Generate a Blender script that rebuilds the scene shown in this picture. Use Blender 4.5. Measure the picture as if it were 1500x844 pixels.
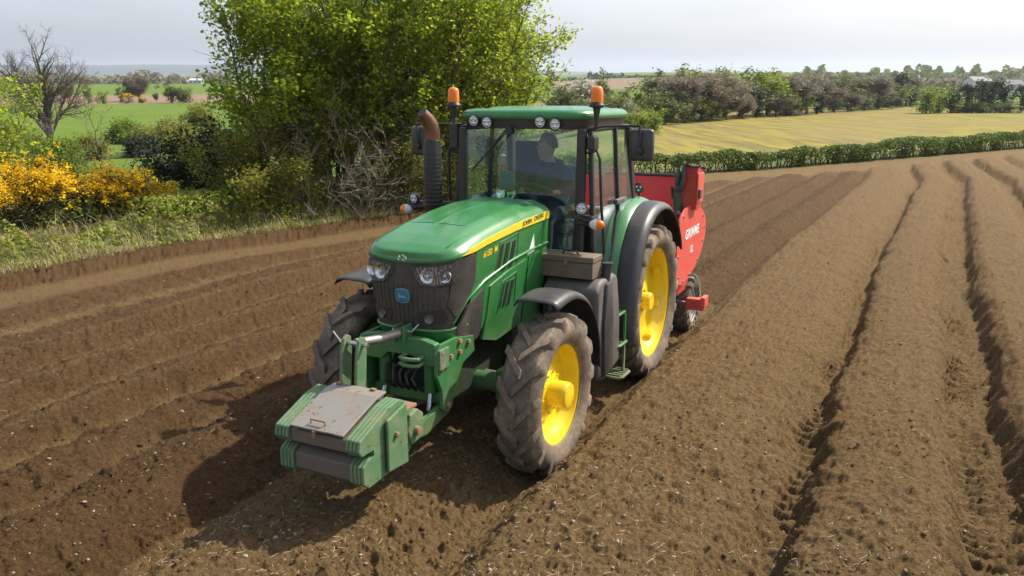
import bpy, bmesh, math, random
import numpy as np
from mathutils import Matrix, Vector
rad = math.radians
for o in list(bpy.data.objects): bpy.data.objects.remove(o)
scn = bpy.context.scene
COL = scn.collection
random.seed(7); RNG = np.random.default_rng(7)
# ------------------------------------------------------------------ camera, sky, sun, exposure
PITCH_F, CAM_H, YAW, TX, TY, FPX = 13.08, 3.053, 26.28, .684, 9.228, 1175.0   # measured in the plane of the field
TILT = 1.88                                                                   # the field falls away from the camera
tl = rad(TILT); CT, ST = math.cos(tl), math.sin(tl)
cam = bpy.data.cameras.new('camera'); camo = bpy.data.objects.new('camera', cam); COL.objects.link(camo)
cam.sensor_width = 36; cam.lens = 36 * FPX / 1500; cam.clip_start = .05; cam.clip_end = 30000
camo.location = (0, CAM_H * ST, CAM_H * CT); camo.rotation_euler = (rad(90 - PITCH_F - TILT), 0, 0)
scn.camera = camo
SUN_H = Vector((.79, .425)).normalized(); SUN_EL = rad(47)
w = bpy.data.worlds.new('World'); scn.world = w; w.use_nodes = True
nt = w.node_tree; bg = nt.nodes['Background']
sky = nt.nodes.new('ShaderNodeTexSky'); sky.sky_type = 'NISHITA'; sky.sun_disc = False
sky.sun_elevation = SUN_EL; sky.sun_rotation = math.atan2(SUN_H.x, SUN_H.y)
sky.air_density = 1.0; sky.dust_density = 4.5; sky.ozone_density = 1.0; sky.altitude = 50
tc = nt.nodes.new('ShaderNodeTexCoord')
# thin high cloud veil, all round the sky
nz = nt.nodes.new('ShaderNodeTexNoise'); nz.inputs['Scale'].default_value = 1.6; nz.inputs['Detail'].default_value = 5; nz.inputs['Roughness'].default_value = .55
mp = nt.nodes.new('ShaderNodeMapping'); mp.inputs['Scale'].default_value = (1, 1, 4.5)
rp = nt.nodes.new('ShaderNodeValToRGB'); rp.color_ramp.elements[0].position = .3; rp.color_ramp.elements[1].position = .75
rp.color_ramp.elements[0].color = (.18,) * 3 + (1,); rp.color_ramp.elements[1].color = (.42,) * 3 + (1,)
mx = nt.nodes.new('ShaderNodeMix'); mx.data_type = 'RGBA'; mx.inputs[7].default_value = (8.4, 9.2, 10.6, 1)
L = nt.links.new
L(tc.outputs['Generated'], mp.inputs[0]); L(mp.outputs[0], nz.inputs['Vector']); L(nz.outputs['Fac'], rp.inputs[0])
L(rp.outputs[0], mx.inputs[0]); L(sky.outputs[0], mx.inputs[6]); L(mx.outputs[2], bg.inputs[0]); bg.inputs[1].default_value = .112
sl = bpy.data.lights.new('sun', 'SUN'); so = bpy.data.objects.new('sun', sl); COL.objects.link(so)
sl.energy = 5.0; sl.angle = rad(.6); sl.color = (1, .93, .80)
sd = Vector((SUN_H.x * math.cos(SUN_EL), SUN_H.y * math.cos(SUN_EL), math.sin(SUN_EL)))
so.rotation_euler = (-sd).to_track_quat('-Z', 'Y').to_euler(); so.location = sd * 40
scn.view_settings.view_transform = 'Standard'; scn.view_settings.look = 'None'; scn.view_settings.gamma = 1
scn.view_settings.use_curve_mapping = False; scn.view_settings.exposure = .56
scn.render.engine = 'CYCLES'
try:
    scn.cycles.max_bounces = 8; scn.cycles.transparent_max_bounces = 16; scn.cycles.diffuse_bounces = 3
    scn.cycles.glossy_bounces = 3; scn.cycles.volume_bounces = 0; scn.cycles.caustics_reflective = False; scn.cycles.caustics_refractive = False
except Exception: pass
# ------------------------------------------------------------------ frames
ca, sa = math.cos(rad(YAW)), math.sin(rad(YAW))
FWD = np.array([-sa, -ca]); LEFT = np.array([ca, -sa])
def t2f(x, y):                      # tractor ground coords -> field coords
    return x * FWD[0] + y * LEFT[0] + TX, x * FWD[1] + y * LEFT[1] + TY
def f2t(X, Y):
    return (X - TX) * FWD[0] + (Y - TY) * FWD[1], (X - TX) * LEFT[0] + (Y - TY) * LEFT[1]
def B(px, py, ax, val):             # pixel -> tractor coords on the plane axis = val
    p = rad(PITCH_F); a, b = (px - 750) / FPX, (py - 422) / FPX
    d = (a, math.cos(p) - b * math.sin(p), -math.sin(p) - b * math.cos(p))
    o = f2t(0, 0) + (CAM_H,)
    v = (d[0] * FWD[0] + d[1] * FWD[1], d[0] * LEFT[0] + d[1] * LEFT[1], d[2])
    t = (val - o[ax]) / v[ax]
    return tuple(o[i] + t * v[i] for i in range(3))
ROOT_M = Matrix.Rotation(-tl, 4, 'X') @ Matrix.Translation((TX, TY, 0)) @ Matrix.Rotation(math.atan2(FWD[1], FWD[0]), 4, 'Z')
def px_dir(px, py):                 # true world direction of a pixel (horizontal azimuth tan, slope)
    p = rad(PITCH_F + TILT); a, b = (px - 750) / FPX, (py - 422) / FPX
    return a, math.cos(p) - b * math.sin(p), -math.sin(p) - b * math.cos(p)
def at_depth(px, Y):                # x of an image column at depth Y near the horizon rows
    d = px_dir(px, 150); return d[0] / d[1] * Y
# ------------------------------------------------------------------ mesh helpers
def link(name, me, mat=None, parent=None):
    o = bpy.data.objects.new(name, me); COL.objects.link(o)
    if parent is not None: o.parent = parent
    if mat is not None and me is not None:
        me.materials.clear(); me.materials.append(mat)
    return o
def tag(o, label=None, cat=None, group=None, kind=None):
    if label: o['label'] = label
    if cat: o['category'] = cat
    if group: o['group'] = group
    if kind: o['kind'] = kind
    return o
def empty(name, label=None, cat=None, group=None, m=None, loc=None):
    o = bpy.data.objects.new(name, None); COL.objects.link(o); o.empty_display_size = .2
    if m is not None: o.matrix_world = m
    if loc is not None: o.location = loc
    return tag(o, label, cat, group)
def np_mesh(name, V, F, smooth=False):
    V = np.asarray(V, np.float32).reshape(-1, 3); F = np.asarray(F, np.int32); k = F.shape[1]
    me = bpy.data.meshes.new(name); me.vertices.add(len(V)); me.vertices.foreach_set('co', V.ravel())
    me.loops.add(F.size); me.loops.foreach_set('vertex_index', F.ravel())
    me.polygons.add(len(F)); me.polygons.foreach_set('loop_start', np.arange(len(F), dtype=np.int32) * k)
    me.polygons.foreach_set('loop_total', np.full(len(F), k, np.int32))
    if smooth: me.polygons.foreach_set('use_smooth', np.ones(len(F), bool))
    me.update(calc_edges=True); me.validate(); return me
def attr(me, name, vals):
    a = me.attributes.new(name, 'FLOAT', 'POINT'); a.data.foreach_set('value', np.asarray(vals, np.float32).ravel())
class MB:                           # collects shapes, builds ONE mesh object
    def __init__(s): s.bm = bmesh.new()
    def faces(s, V, F):
        vs = [s.bm.verts.new(v) for v in V]
        for f in F:
            try: s.bm.faces.new([vs[i] for i in f])
            except ValueError: pass
        return vs
    def box(s, x0, x1, y0, y1, z0, z1, M=None, bev=0):
        V = [(x, y, z) for x in (x0, x1) for y in (y0, y1) for z in (z0, z1)]
        if M is not None: V = [M @ Vector(v) for v in V]
        vs = s.faces(V, [(0, 1, 3, 2), (4, 6, 7, 5), (0, 4, 5, 1), (2, 3, 7, 6), (0, 2, 6, 4), (1, 5, 7, 3)])
        if bev: s._bev(vs, bev)
        return s
    def _bev(s, vs, bev, seg=2):
        es = list({e for v in vs for e in v.link_edges})
        bmesh.ops.bevel(s.bm, geom=es, offset=bev, segments=seg, affect='EDGES', profile=.5, clamp_overlap=True)
    def prism(s, pts, ax, a, b, bev=0):     # polygon in the two other axes (order xyz minus ax), extruded along ax
        def mk(p, t):
            v = list(p); v.insert(ax, t); return v
        n = len(pts); V = [mk(p, a) for p in pts] + [mk(p, b) for p in pts]
        vs = s.faces(V, [tuple(range(n))[::-1], tuple(range(n, 2 * n))] + [(i, (i + 1) % n, n + (i + 1) % n, n + i) for i in range(n)])
        if bev: s._bev(vs, bev)
        return s
    def tube(s, path, r, seg=10, cap=True, flat=None):
        P = [Vector(p) for p in path]; n = len(P); rr = r if isinstance(r, (list, tuple)) else [r] * n
        T = [(P[min(i + 1, n - 1)] - P[max(i - 1, 0)]).normalized() for i in range(n)]
        u = T[0].orthogonal().normalized(); V = []
        for i in range(n):
            u = (u - T[i] * u.dot(T[i])).normalized(); v = T[i].cross(u)
            for k in range(seg):
                a = 2 * math.pi * k / seg; V.append(P[i] + (u * math.cos(a) + v * math.sin(a)) * rr[i])
        F = [(i * seg + k, i * seg + (k + 1) % seg, (i + 1) * seg + (k + 1) % seg, (i + 1) * seg + k) for i in range(n - 1) for k in range(seg)]
        if cap: F += [tuple(range(seg))[::-1], tuple(range((n - 1) * seg, n * seg))]
        s.faces(V, F); return s
    def lathe(s, prof, c, axis='y', seg=48, cap=False):   # prof (r, t along axis)
        V = []; n = len(prof)
        for k in range(seg):
            a = 2 * math.pi * k / seg
            for r, t in prof:
                q = {'y': (r * math.cos(a), t, r * math.sin(a)), 'z': (r * math.cos(a), r * math.sin(a), t), 'x': (t, r * math.cos(a), r * math.sin(a))}[axis]
                V.append((c[0] + q[0], c[1] + q[1], c[2] + q[2]))
        F = [(k * n + i, k * n + i + 1, ((k + 1) % seg) * n + i + 1, ((k + 1) % seg) * n + i) for k in range(seg) for i in range(n - 1)]
        if cap: F += [tuple(k * n for k in range(seg)), tuple(k * n + n - 1 for k in range(seg))[::-1]]
        s.faces(V, F); return s
    def grid(s, fn, nu, nv, closed=False):
        V = [fn(i / nu, j / nv) for i in range(nu + 1) for j in range(nv + 1)]
        F = [(i * (nv + 1) + j, (i + 1) * (nv + 1) + j, (i + 1) * (nv + 1) + j + 1, i * (nv + 1) + j + 1) for i in range(nu) for j in range(nv)]
        s.faces(V, F); return s
    def strip(s, prof, ax, a, b, th, fn=None):   # open polyline profile swept along ax with thickness th (normals up/out)
        n = len(prof); P = [Vector((p[0], p[1])) for p in prof]; N = []
        for i in range(n):
            t = (P[min(i + 1, n - 1)] - P[max(i - 1, 0)]).normalized(); N.append(Vector((-t.y, t.x)))
        out = [P[i] + N[i] * th for i in range(n)]
        return s.prism([tuple(p) for p in P] + [tuple(p) for p in out[::-1]], ax, a, b)
    def done(s, name, mat, parent=None, smooth=None, weld=False):
        bm = s.bm
        if weld: bmesh.ops.remove_doubles(bm, verts=bm.verts, dist=1e-5)
        bmesh.ops.recalc_face_normals(bm, faces=bm.faces)
        me = bpy.data.meshes.new(name); bm.to_mesh(me); bm.free()
        if smooth is not None:
            me.polygons.foreach_set('use_smooth', np.ones(len(me.polygons), bool))
            me.set_sharp_from_angle(angle=rad(smooth))
        return link(name, me, mat, parent)
def text_mesh(txt, size, bold=0.0, shear=0):
    c = bpy.data.curves.new('txt', 'FONT'); c.body = txt; c.size = size; c.offset = bold; c.shear = shear; c.resolution_u = 3
    c.align_x = 'CENTER'; c.align_y = 'CENTER'
    o = bpy.data.objects.new('txt', c); COL.objects.link(o); bpy.context.view_layer.update()
    me = bpy.data.meshes.new_from_object(o.evaluated_get(bpy.context.evaluated_depsgraph_get()))
    bpy.data.objects.remove(o); bpy.data.curves.remove(c); return me
# ------------------------------------------------------------------ numpy noise
def _h(ix, iy, s):
    n = (ix * 374761393 + iy * 668265263 + s * 1442695041) & 0xFFFFFFFF
    n = ((n ^ (n >> 13)) * 1274126177) & 0xFFFFFFFF
    return ((n ^ (n >> 16)) & 0xFFFFFF) / float(0xFFFFFF)
def vnoise(x, y, s=0):
    ix = np.floor(x).astype(np.int64); iy = np.floor(y).astype(np.int64); fx = x - ix; fy = y - iy
    fx = fx * fx * (3 - 2 * fx); fy = fy * fy * (3 - 2 * fy)
    a, b, c, d = _h(ix, iy, s), _h(ix + 1, iy, s), _h(ix, iy + 1, s), _h(ix + 1, iy + 1, s)
    return (a * (1 - fx) + b * fx) * (1 - fy) + (c * (1 - fx) + d * fx) * fy
def fbm(x, y, oct=4, s=0, gain=.5):
    t = 0; a = 1; n = 0
    for k in range(oct):
        t = t + a * vnoise(x, y, s + k * 17); n += a; a *= gain; x = x * 2.03 + 3.1; y = y * 2.03 + 1.7
    return t / n
def sstep(a, b, x):
    t = np.clip((np.asarray(x, float) - a) / (b - a), 0, 1); return t * t * (3 - 2 * t)
# ------------------------------------------------------------------ materials
def new_mat(name):
    m = bpy.data.materials.new(name); m.use_nodes = True
    nt = m.node_tree; p = nt.nodes['Principled BSDF']; return m, nt, p
def nd(nt, t, **kw):
    n = nt.nodes.new(t)
    for k, v in kw.items(): setattr(n, k, v)
    return n
def mixc(nt, fac, a, b):
    n = nd(nt, 'ShaderNodeMix', data_type='RGBA')
    for i, v in ((0, fac), (6, a), (7, b)):
        if hasattr(v, 'is_linked') or hasattr(v, 'links'): nt.links.new(v, n.inputs[i])
        else: n.inputs[i].default_value = v if i == 0 else tuple(v) + (1,)
    return n.outputs[2]
def noise(nt, scale, detail=4, rough=.6, coord='Object', dist=0, vec=None):
    n = nd(nt, 'ShaderNodeTexNoise'); n.inputs['Scale'].default_value = scale; n.inputs['Detail'].default_value = detail
    n.inputs['Roughness'].default_value = rough; n.inputs['Distortion'].default_value = dist
    if vec is None:
        t = nd(nt, 'ShaderNodeTexCoord'); vec = t.outputs[coord]
    nt.links.new(vec, n.inputs['Vector']); return n.outputs['Fac']
def ramp(nt, src, a, b, va=0., vb=1.):
    n = nd(nt, 'ShaderNodeMapRange'); n.interpolation_type = 'SMOOTHSTEP'
    n.inputs[1].default_value = a; n.inputs[2].default_value = b; n.inputs[3].default_value = va; n.inputs[4].default_value = vb
    nt.links.new(src, n.inputs[0]); return n.outputs[0]
def math_(nt, op, a, b):
    n = nd(nt, 'ShaderNodeMath', operation=op)
    for i, v in ((0, a), (1, b)):
        if hasattr(v, 'links'): nt.links.new(v, n.inputs[i])
        else: n.inputs[i].default_value = v
    return n.outputs[0]
def bump(nt, p, h, strength, dist):
    b = nd(nt, 'ShaderNodeBump'); b.inputs['Strength'].default_value = strength; b.inputs['Distance'].default_value = dist
    nt.links.new(h, b.inputs['Height']); nt.links.new(b.outputs[0], p.inputs['Normal'])
DUST = (.30, .215, .135)
def paint(name, col, rough=.35, dust=.25, metal=0, coat=0, zlow=None, zhigh=None, scale=5., bstr=.0, dcol=DUST, scratch=None):
    m, nt, p = new_mat(name); t = nd(nt, 'ShaderNodeTexCoord')
    n1 = noise(nt, scale, 7, .68, vec=t.outputs['Object']); n2 = noise(nt, scale * 9, 5, .7, vec=t.outputs['Object'])
    f = ramp(nt, math_(nt, 'ADD', math_(nt, 'MULTIPLY', n1, .65), math_(nt, 'MULTIPLY', n2, .35)), .40, .72, dust * .25, min(1, dust * 1.7))
    if zlow is not None:
        sx = nd(nt, 'ShaderNodeSeparateXYZ'); nt.links.new(t.outputs['Object'], sx.inputs[0])
        f = math_(nt, 'MAXIMUM', f, math_(nt, 'MULTIPLY', ramp(nt, sx.outputs[2], zhigh, zlow), ramp(nt, n1, .3, .65, .25, .95)))
    c = mixc(nt, f, col, dcol)
    if scratch:
        c = mixc(nt, ramp(nt, noise(nt, scale * 3.1, 8, .75, vec=t.outputs['Object']), .585, .625), c, scratch)
    nt.links.new(c, p.inputs['Base Color']); nt.links.new(ramp(nt, f, 0, 1, rough, .85), p.inputs['Roughness'])
    p.inputs['Metallic'].default_value = metal
    if coat: p.inputs['Coat Weight'].default_value = coat; p.inputs['Coat Roughness'].default_value = .18
    if bstr: bump(nt, p, n2, bstr, .01)
    return m
def flat(name, col, rough=.5, metal=0, emit=None):
    m, nt, p = new_mat(name)
    n = noise(nt, 14, 3); c = mixc(nt, ramp(nt, n, .3, .7), tuple(v * .88 for v in col), tuple(min(1, v * 1.08) for v in col))
    nt.links.new(c, p.inputs['Base Color']); p.inputs['Roughness'].default_value = rough; p.inputs['Metallic'].default_value = metal
    return m
def glass(name, tint, base=.05, gloss=.02, ior=1.5):
    m, nt, p = new_mat(name); nt.nodes.remove(p); out = nt.nodes['Material Output']
    tr = nd(nt, 'ShaderNodeBsdfTransparent'); tr.inputs[0].default_value = tint + (1,)
    gl = nd(nt, 'ShaderNodeBsdfGlossy'); gl.inputs['Roughness'].default_value = gloss; gl.inputs[0].default_value = (.9, .95, 1, 1)
    lw = nd(nt, 'ShaderNodeLayerWeight'); lw.inputs[0].default_value = .5; f0 = ((ior - 1) / (ior + 1)) ** 2
    fres = math_(nt, 'ADD', math_(nt, 'MULTIPLY', math_(nt, 'POWER', lw.outputs['Facing'], 4.0), 1 - f0), f0)
    dn = nd(nt, 'ShaderNodeBsdfDiffuse'); dn.inputs[0].default_value = (.36, .42, .45, 1)
    mx = nd(nt, 'ShaderNodeMixShader'); m2 = nd(nt, 'ShaderNodeMixShader')
    n = noise(nt, 3, 5, .6); f = ramp(nt, n, .3, .75, base * .4, base * 1.4)
    nt.links.new(f, m2.inputs[0]); nt.links.new(tr.outputs[0], m2.inputs[1]); nt.links.new(dn.outputs[0], m2.inputs[2])
    nt.links.new(fres, mx.inputs[0]); nt.links.new(m2.outputs[0], mx.inputs[1]); nt.links.new(gl.outputs[0], mx.inputs[2])
    nt.links.new(mx.outputs[0], out.inputs[0]); return m
def leaf_mat(name, c1, c2, trans=.45, c3=None, f3=.0, rough=.55):
    m, nt, p = new_mat(name); out = nt.nodes['Material Output']
    g = nd(nt, 'ShaderNodeNewGeometry'); c = mixc(nt, g.outputs['Random Per Island'], c1, c2)
    if c3:
        sc = math_(nt, 'FRACT', math_(nt, 'MULTIPLY', g.outputs['Random Per Island'], 7.31), 0); c = mixc(nt, math_(nt, 'LESS_THAN', sc, f3), c, c3)
    big = noise(nt, .9, 3, .6); hs = nd(nt, 'ShaderNodeHueSaturation'); nt.links.new(c, hs.inputs['Color']); nt.links.new(ramp(nt, big, .3, .7, .72, 1.2), hs.inputs['Value'])
    c = hs.outputs[0]
    nt.links.new(c, p.inputs['Base Color']); p.inputs['Roughness'].default_value = rough; p.inputs['Specular IOR Level'].default_value = .3
    tr = nd(nt, 'ShaderNodeBsdfTranslucent'); nt.links.new(c, tr.inputs[0]); mx = nd(nt, 'ShaderNodeMixShader'); mx.inputs[0].default_value = trans
    nt.links.new(p.outputs[0], mx.inputs[1]); nt.links.new(tr.outputs[0], mx.inputs[2]); nt.links.new(mx.outputs[0], out.inputs[0]); return m
GREEN = (.012, .165, .035)
M = dict(
    green=paint('green_paint', (.010, .155, .030), .30, .17, coat=.45, scale=3, dcol=(.17, .26, .12), zlow=.55, zhigh=1.75),
    green_dirty=paint('green_paint_muddy', (.012, .15, .035), .45, .34, zlow=.35, zhigh=1.1, scale=6, dcol=(.16, .14, .08), bstr=.08),
    green_weight=paint('green_paint_worn', (.045, .17, .07), .5, .5, scale=7, dcol=(.22, .20, .12), scratch=(.13, .055, .025), bstr=.1),
    black=paint('black_plastic', (.014, .014, .016), .42, .05, scale=4),
    grey=paint('dusty_grey_plastic', (.055, .053, .052), .55, .40, scale=3.5, dcol=(.19, .155, .115), bstr=.05),
    fender=paint('black_fender_plastic', (.024, .025, .028), .42, .16, scale=3, dcol=(.22, .19, .15)),
    grille=paint('dusty_grille_mesh', (.020, .019, .018), .6, .34, scale=4, dcol=(.15, .125, .09), bstr=.2),
    rubber=paint('dusty_tyre_rubber', (.048, .041, .035), .88, .85, scale=4.5, dcol=(.27, .20, .13), bstr=.25),
    yellow=paint('yellow_rim_paint', (.78, .565, .012), .36, .10, coat=.35, scale=3, dcol=(.35, .22, .06), scratch=None),
    yellow_hub=paint('yellow_hub_paint', (.74, .53, .014), .4, .12, scale=6, dcol=(.16, .09, .03), scratch=(.10, .05, .02)),
    yellow_decal=flat('yellow_decal', (.80, .56, .03), .45), green_decal=flat('dark_green_letters', (.02, .10, .03), .5),
    white_decal=flat('white_decal', (.75, .76, .76), .5), blue_badge=flat('blue_badge', (.012, .13, .22), .4), badge_edge=flat('badge_rim', (.16, .34, .42), .35),
    chrome=paint('dull_chrome', (.55, .56, .57), .22, .18, metal=.9, scale=6), steel=paint('worn_steel', (.30, .28, .26), .42, .35, metal=.6, scale=9, dcol=(.20, .11, .06)),
    rust=paint('rusty_steel', (.20, .10, .055), .75, .45, scale=9, dcol=(.30, .20, .12), bstr=.2),
    lid=paint('bare_steel_lid', (.27, .26, .245), .45, .5, metal=.35, scale=4.2, dcol=(.25, .175, .105), bstr=.05, scratch=(.15, .07, .03)),
    block=paint('dirty_cast_block', (.085, .08, .072), .6, .5, scale=5, dcol=(.17, .12, .075), bstr=.2, scratch=(.11, .055, .028)), lens=glass('clear_lens', (.93, .95, .97), .02, .05), glass=glass('tinted_cab_glass', (.86, .95, .94), .03, .01, 1.55),
    reflector=paint('lamp_reflector', (.75, .77, .80), .12, .05, metal=1), lampwhite=flat('lamp_face', (.62, .66, .70), .2),
    lamp_dark=flat('lamp_surround', (.40, .41, .43), .25, .55), under=paint('muddy_underbody', (.012, .030, .014), .6, .4, scale=6, dcol=(.075, .055, .035), bstr=.15), bulb=flat('lamp_bowl', (.12, .125, .13), .25, .4),
    amber=flat('amber_lens', (.85, .19, .006), .18), red=paint('red_paint', (.50, .022, .020), .38, .20, scale=4, coat=.2, dcol=(.42, .22, .16)),
    red_panel=paint('faded_red_panel', (.60, .060, .045), .42, .22, scale=5, dcol=(.55, .24, .18)),
    wood=paint('brown_box', (.12, .085, .058), .6, .42, scale=5, dcol=(.24, .185, .13), bstr=.1),
    exhaust=paint('heat_stained_pipe', (.20, .105, .065), .35, .3, metal=.7, scale=8, dcol=(.10, .05, .03)),
    seatcloth=flat('seat_cloth', (.035, .036, .04), .9), jacket=flat('navy_jacket', (.018, .024, .040), .9), trousers=flat('work_trousers', (.030, .036, .05), .9),
    skin=flat('skin', (.45, .25, .18), .6), hair=flat('dark_hair', (.035, .026, .02), .8), eye=flat('eye_white', (.6, .58, .55), .3), lips=flat('lips', (.36, .15, .12), .5), paper=flat('paper', (.62, .64, .62), .7), screen=flat('screen', (.10, .17, .22), .2),
    net=paint('dark_green_net', (.03, .065, .06), .85, .25, scale=20, bstr=.6), alloy=paint('grey_rim', (.46, .47, .48), .4, .25, metal=.5, scale=8),
    black_int=flat('cab_interior', (.05, .052, .055), .7),
    bark=paint('grey_brown_bark', (.11, .088, .062), .9, .4, scale=9, dcol=(.17, .15, .115), bstr=.5), palebark=paint('pale_dead_wood', (.27, .23, .165), .9, .3, scale=9, dcol=(.19, .16, .115), bstr=.3),
    darkbark=flat('dark_twigs', (.085, .068, .05), .9), greytwig=flat('grey_brown_twigs', (.16, .128, .10), .9),
)
# soil: dry pale beds, damp dark drills, pale compacted tracks; attributes moist_shade (damp soil, painted wall shade) / pale
def soil_mat():
    m, nt, p = new_mat('field_soil'); g = nd(nt, 'ShaderNodeNewGeometry'); P = g.outputs['Position']
    def at(n):
        a = nd(nt, 'ShaderNodeAttribute'); a.attribute_name = n; return a.outputs['Fac']
    n1 = noise(nt, 1.3, 5, .6, vec=P); n2 = noise(nt, 26, 6, .7, vec=P); n3 = noise(nt, 110, 4, .7, vec=P)
    dry = mixc(nt, ramp(nt, n2, .30, .72), (.088, .053, .021), (.232, .149, .066)); dry = mixc(nt, ramp(nt, n3, .60, .78, 0, .55), dry, (.34, .255, .14)); dry = mixc(nt, ramp(nt, n1, .35, .68, 0, .45), dry, (.170, .115, .054))
    moi = mixc(nt, ramp(nt, n2, .30, .75), (.052, .0290, .0112), (.142, .081, .0335)); moi = mixc(nt, ramp(nt, n3, .66, .82, 0, .5), moi, (.20, .125, .07)); moi = mixc(nt, ramp(nt, n1, .40, .68, 0, .45), moi, (.112, .066, .028))
    pal = mixc(nt, ramp(nt, n2, .25, .7), (.130, .082, .036), (.205, .136, .064))
    mo = ramp(nt, math_(nt, 'ADD', at('moist_shade'), math_(nt, 'MULTIPLY', math_(nt, 'SUBTRACT', n2, .5), .5)), .3, .7)
    c = mixc(nt, mo, dry, moi); c = mixc(nt, at('pale'), c, pal)
    grs = mixc(nt, ramp(nt, n2, .3, .7), (.075, .105, .022), (.16, .165, .055)); c = mixc(nt, at('grass'), c, grs)
    nt.links.new(c, p.inputs['Base Color']); p.inputs['Roughness'].default_value = .95; p.inputs['Specular IOR Level'].default_value = .15
    hh = math_(nt, 'ADD', math_(nt, 'MULTIPLY', noise(nt, 45, 6, .75, vec=P), 1.0), math_(nt, 'MULTIPLY', n3, .5))
    bump(nt, p, hh, 1.0, .04); return m
M['soil'] = soil_mat()
def land_mat():      # far land: colour by attributes fld (0 grass,1 yellow field, 2 ploughed)
    m, nt, p = new_mat('farmland'); g = nd(nt, 'ShaderNodeNewGeometry'); P = g.outputs['Position']
    def at(n):
        a = nd(nt, 'ShaderNodeAttribute'); a.attribute_name = n; return a.outputs['Fac']
    n1 = noise(nt, .045, 5, .6, vec=P); n2 = noise(nt, 1.4, 5, .7, vec=P); n3 = noise(nt, .35, 4, .65, vec=P)
    gr = mixc(nt, ramp(nt, n2, .25, .75), (.070, .125, .012), (.105, .165, .020)); gr = mixc(nt, ramp(nt, n1, .4, .65, 0, .6), gr, (.135, .165, .03))
    sx = nd(nt, 'ShaderNodeMapping'); nt.links.new(P, sx.inputs[0]); sx.inputs['Rotation'].default_value = (0, 0, rad(24)); sx.inputs['Scale'].default_value = (1.1, .10, 1)
    rows = noise(nt, 1.0, 4, .7, vec=sx.outputs[0])
    ye = mixc(nt, ramp(nt, rows, .36, .62), (.120, .105, .040), (.245, .205, .034)); ye = mixc(nt, ramp(nt, n1, .42, .66, 0, .75), ye, (.20, .150, .070)); ye = mixc(nt, ramp(nt, n3, .5, .75, 0, .45), ye, (.21, .21, .03))
    ye = mixc(nt, ramp(nt, n2, .5, .74, 0, .35), ye, (.16, .11, .05))
    pl = mixc(nt, ramp(nt, n2, .3, .7), (.17, .115, .075), (.24, .17, .115))
    c = mixc(nt, at('yel'), gr, ye); c = mixc(nt, at('plo'), c, pl)
    nt.links.new(c, p.inputs['Base Color']); p.inputs['Roughness'].default_value = .95; p.inputs['Specular IOR Level'].default_value = .1
    bump(nt, p, n2, .5, .15); return m
M['land'] = land_mat()
M['hill'] = flat('moorland', (.030, .040, .040), .95)
M.update(
    leaf_syc=leaf_mat('young_sycamore_leaf', (.19, .29, .018), (.38, .47, .032), .64, (.50, .50, .045), .12),
    leaf_olive=leaf_mat('olive_leaf', (.15, .17, .024), (.30, .30, .05), .5), leaf_yel=leaf_mat('yellow_catkins', (.22, .19, .012), (.30, .26, .02), .35),
    leaf_dark=leaf_mat('ivy_leaf', (.012, .026, .009), (.036, .056, .016), .2), leaf_green=leaf_mat('hedge_leaf', (.055, .105, .012), (.125, .185, .020), .4, (.20, .165, .06), .1),
    leaf_bramble=leaf_mat('bramble_leaf', (.155, .22, .018), (.36, .40, .05), .5, (.42, .33, .13), .12), leaf_spring=leaf_mat('spring_leaf', (.115, .200, .015), (.225, .29, .025), .45),
    grass=leaf_mat('verge_grass', (.20, .22, .05), (.40, .35, .12), .4, (.50, .41, .23), .5), dry=leaf_mat('dead_stalks', (.30, .23, .125), (.48, .40, .25), .3),
    gorse_green=leaf_mat('gorse_spine', (.030, .042, .012), (.085, .088, .026), .2), gorse_flower=leaf_mat('gorse_flower', (.88, .50, .008), (.93, .66, .015), .4),
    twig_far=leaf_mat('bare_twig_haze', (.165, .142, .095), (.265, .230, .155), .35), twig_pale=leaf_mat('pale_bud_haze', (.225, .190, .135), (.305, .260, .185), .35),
    leaf_far=leaf_mat('far_leaf', (.090, .115, .030), (.170, .190, .048), .45), leaf_farg=leaf_mat('far_spring_leaf', (.15, .21, .022), (.26, .31, .04), .5), blossom=leaf_mat('white_blossom', (.42, .40, .34), (.55, .53, .47), .3),
    leaf_fard=leaf_mat('far_dark_leaf', (.028, .048, .020), (.066, .088, .034), .25),
    clod=flat('soil_clod', (.135, .086, .043), .95), clod_dark=flat('moist_clod', (.085, .045, .021), .95), stone=flat('pale_stone', (.27, .215, .155), .85), straw=flat('straw_bits', (.50, .40, .25), .85),
    wall_white=flat('white_render', (.70, .69, .66), .8), roof=flat('slate_roof', (.10, .10, .11), .7), shed=flat('shed_sheet', (.55, .56, .57), .6), pane=flat('dark_pane', (.03, .035, .04), .15), feeder=flat('weathered_wall', (.17, .145, .125), .9),
)
# ------------------------------------------------------------------ land
HP = [(-60, 4)] + [t2f(*B(px, py, 2, 0)[:2]) for px, py in ((940, 262), (1040, 258), (1140, 252), (1300, 238), (1500, 221))]
HP = [(-30, HP[1][1] - 9.5), (-8, HP[1][1] - 3.0)] + HP[1:] ; (xa, ya), (xb, yb_) = HP[-2], HP[-1]
HP.append((xb + 3 * (xb - xa), yb_ + 3 * (yb_ - ya)))
HX, HY = np.array([p[0] for p in HP]), np.array([p[1] for p in HP])
def hedge_s(X, Y): return (Y - np.interp(X, HX, HY)) * .82
BX = np.array([-60, -40, -33, -26, -20, -13, -8, -4, 0, 40.]); BS = np.array([.2, .25, .5, .85, .62, .34, .12, .03, 0, 0])
def lateral(X, Y):
    x, y = f2t(X, Y); return x, y - np.interp(x, BX, BS)
def dverge(x): return np.interp(x, [-14, -9, -5.6, -2.7, 0, 8], [-.6, -.45, .35, 1.1, 1.25, 1.4])
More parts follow.
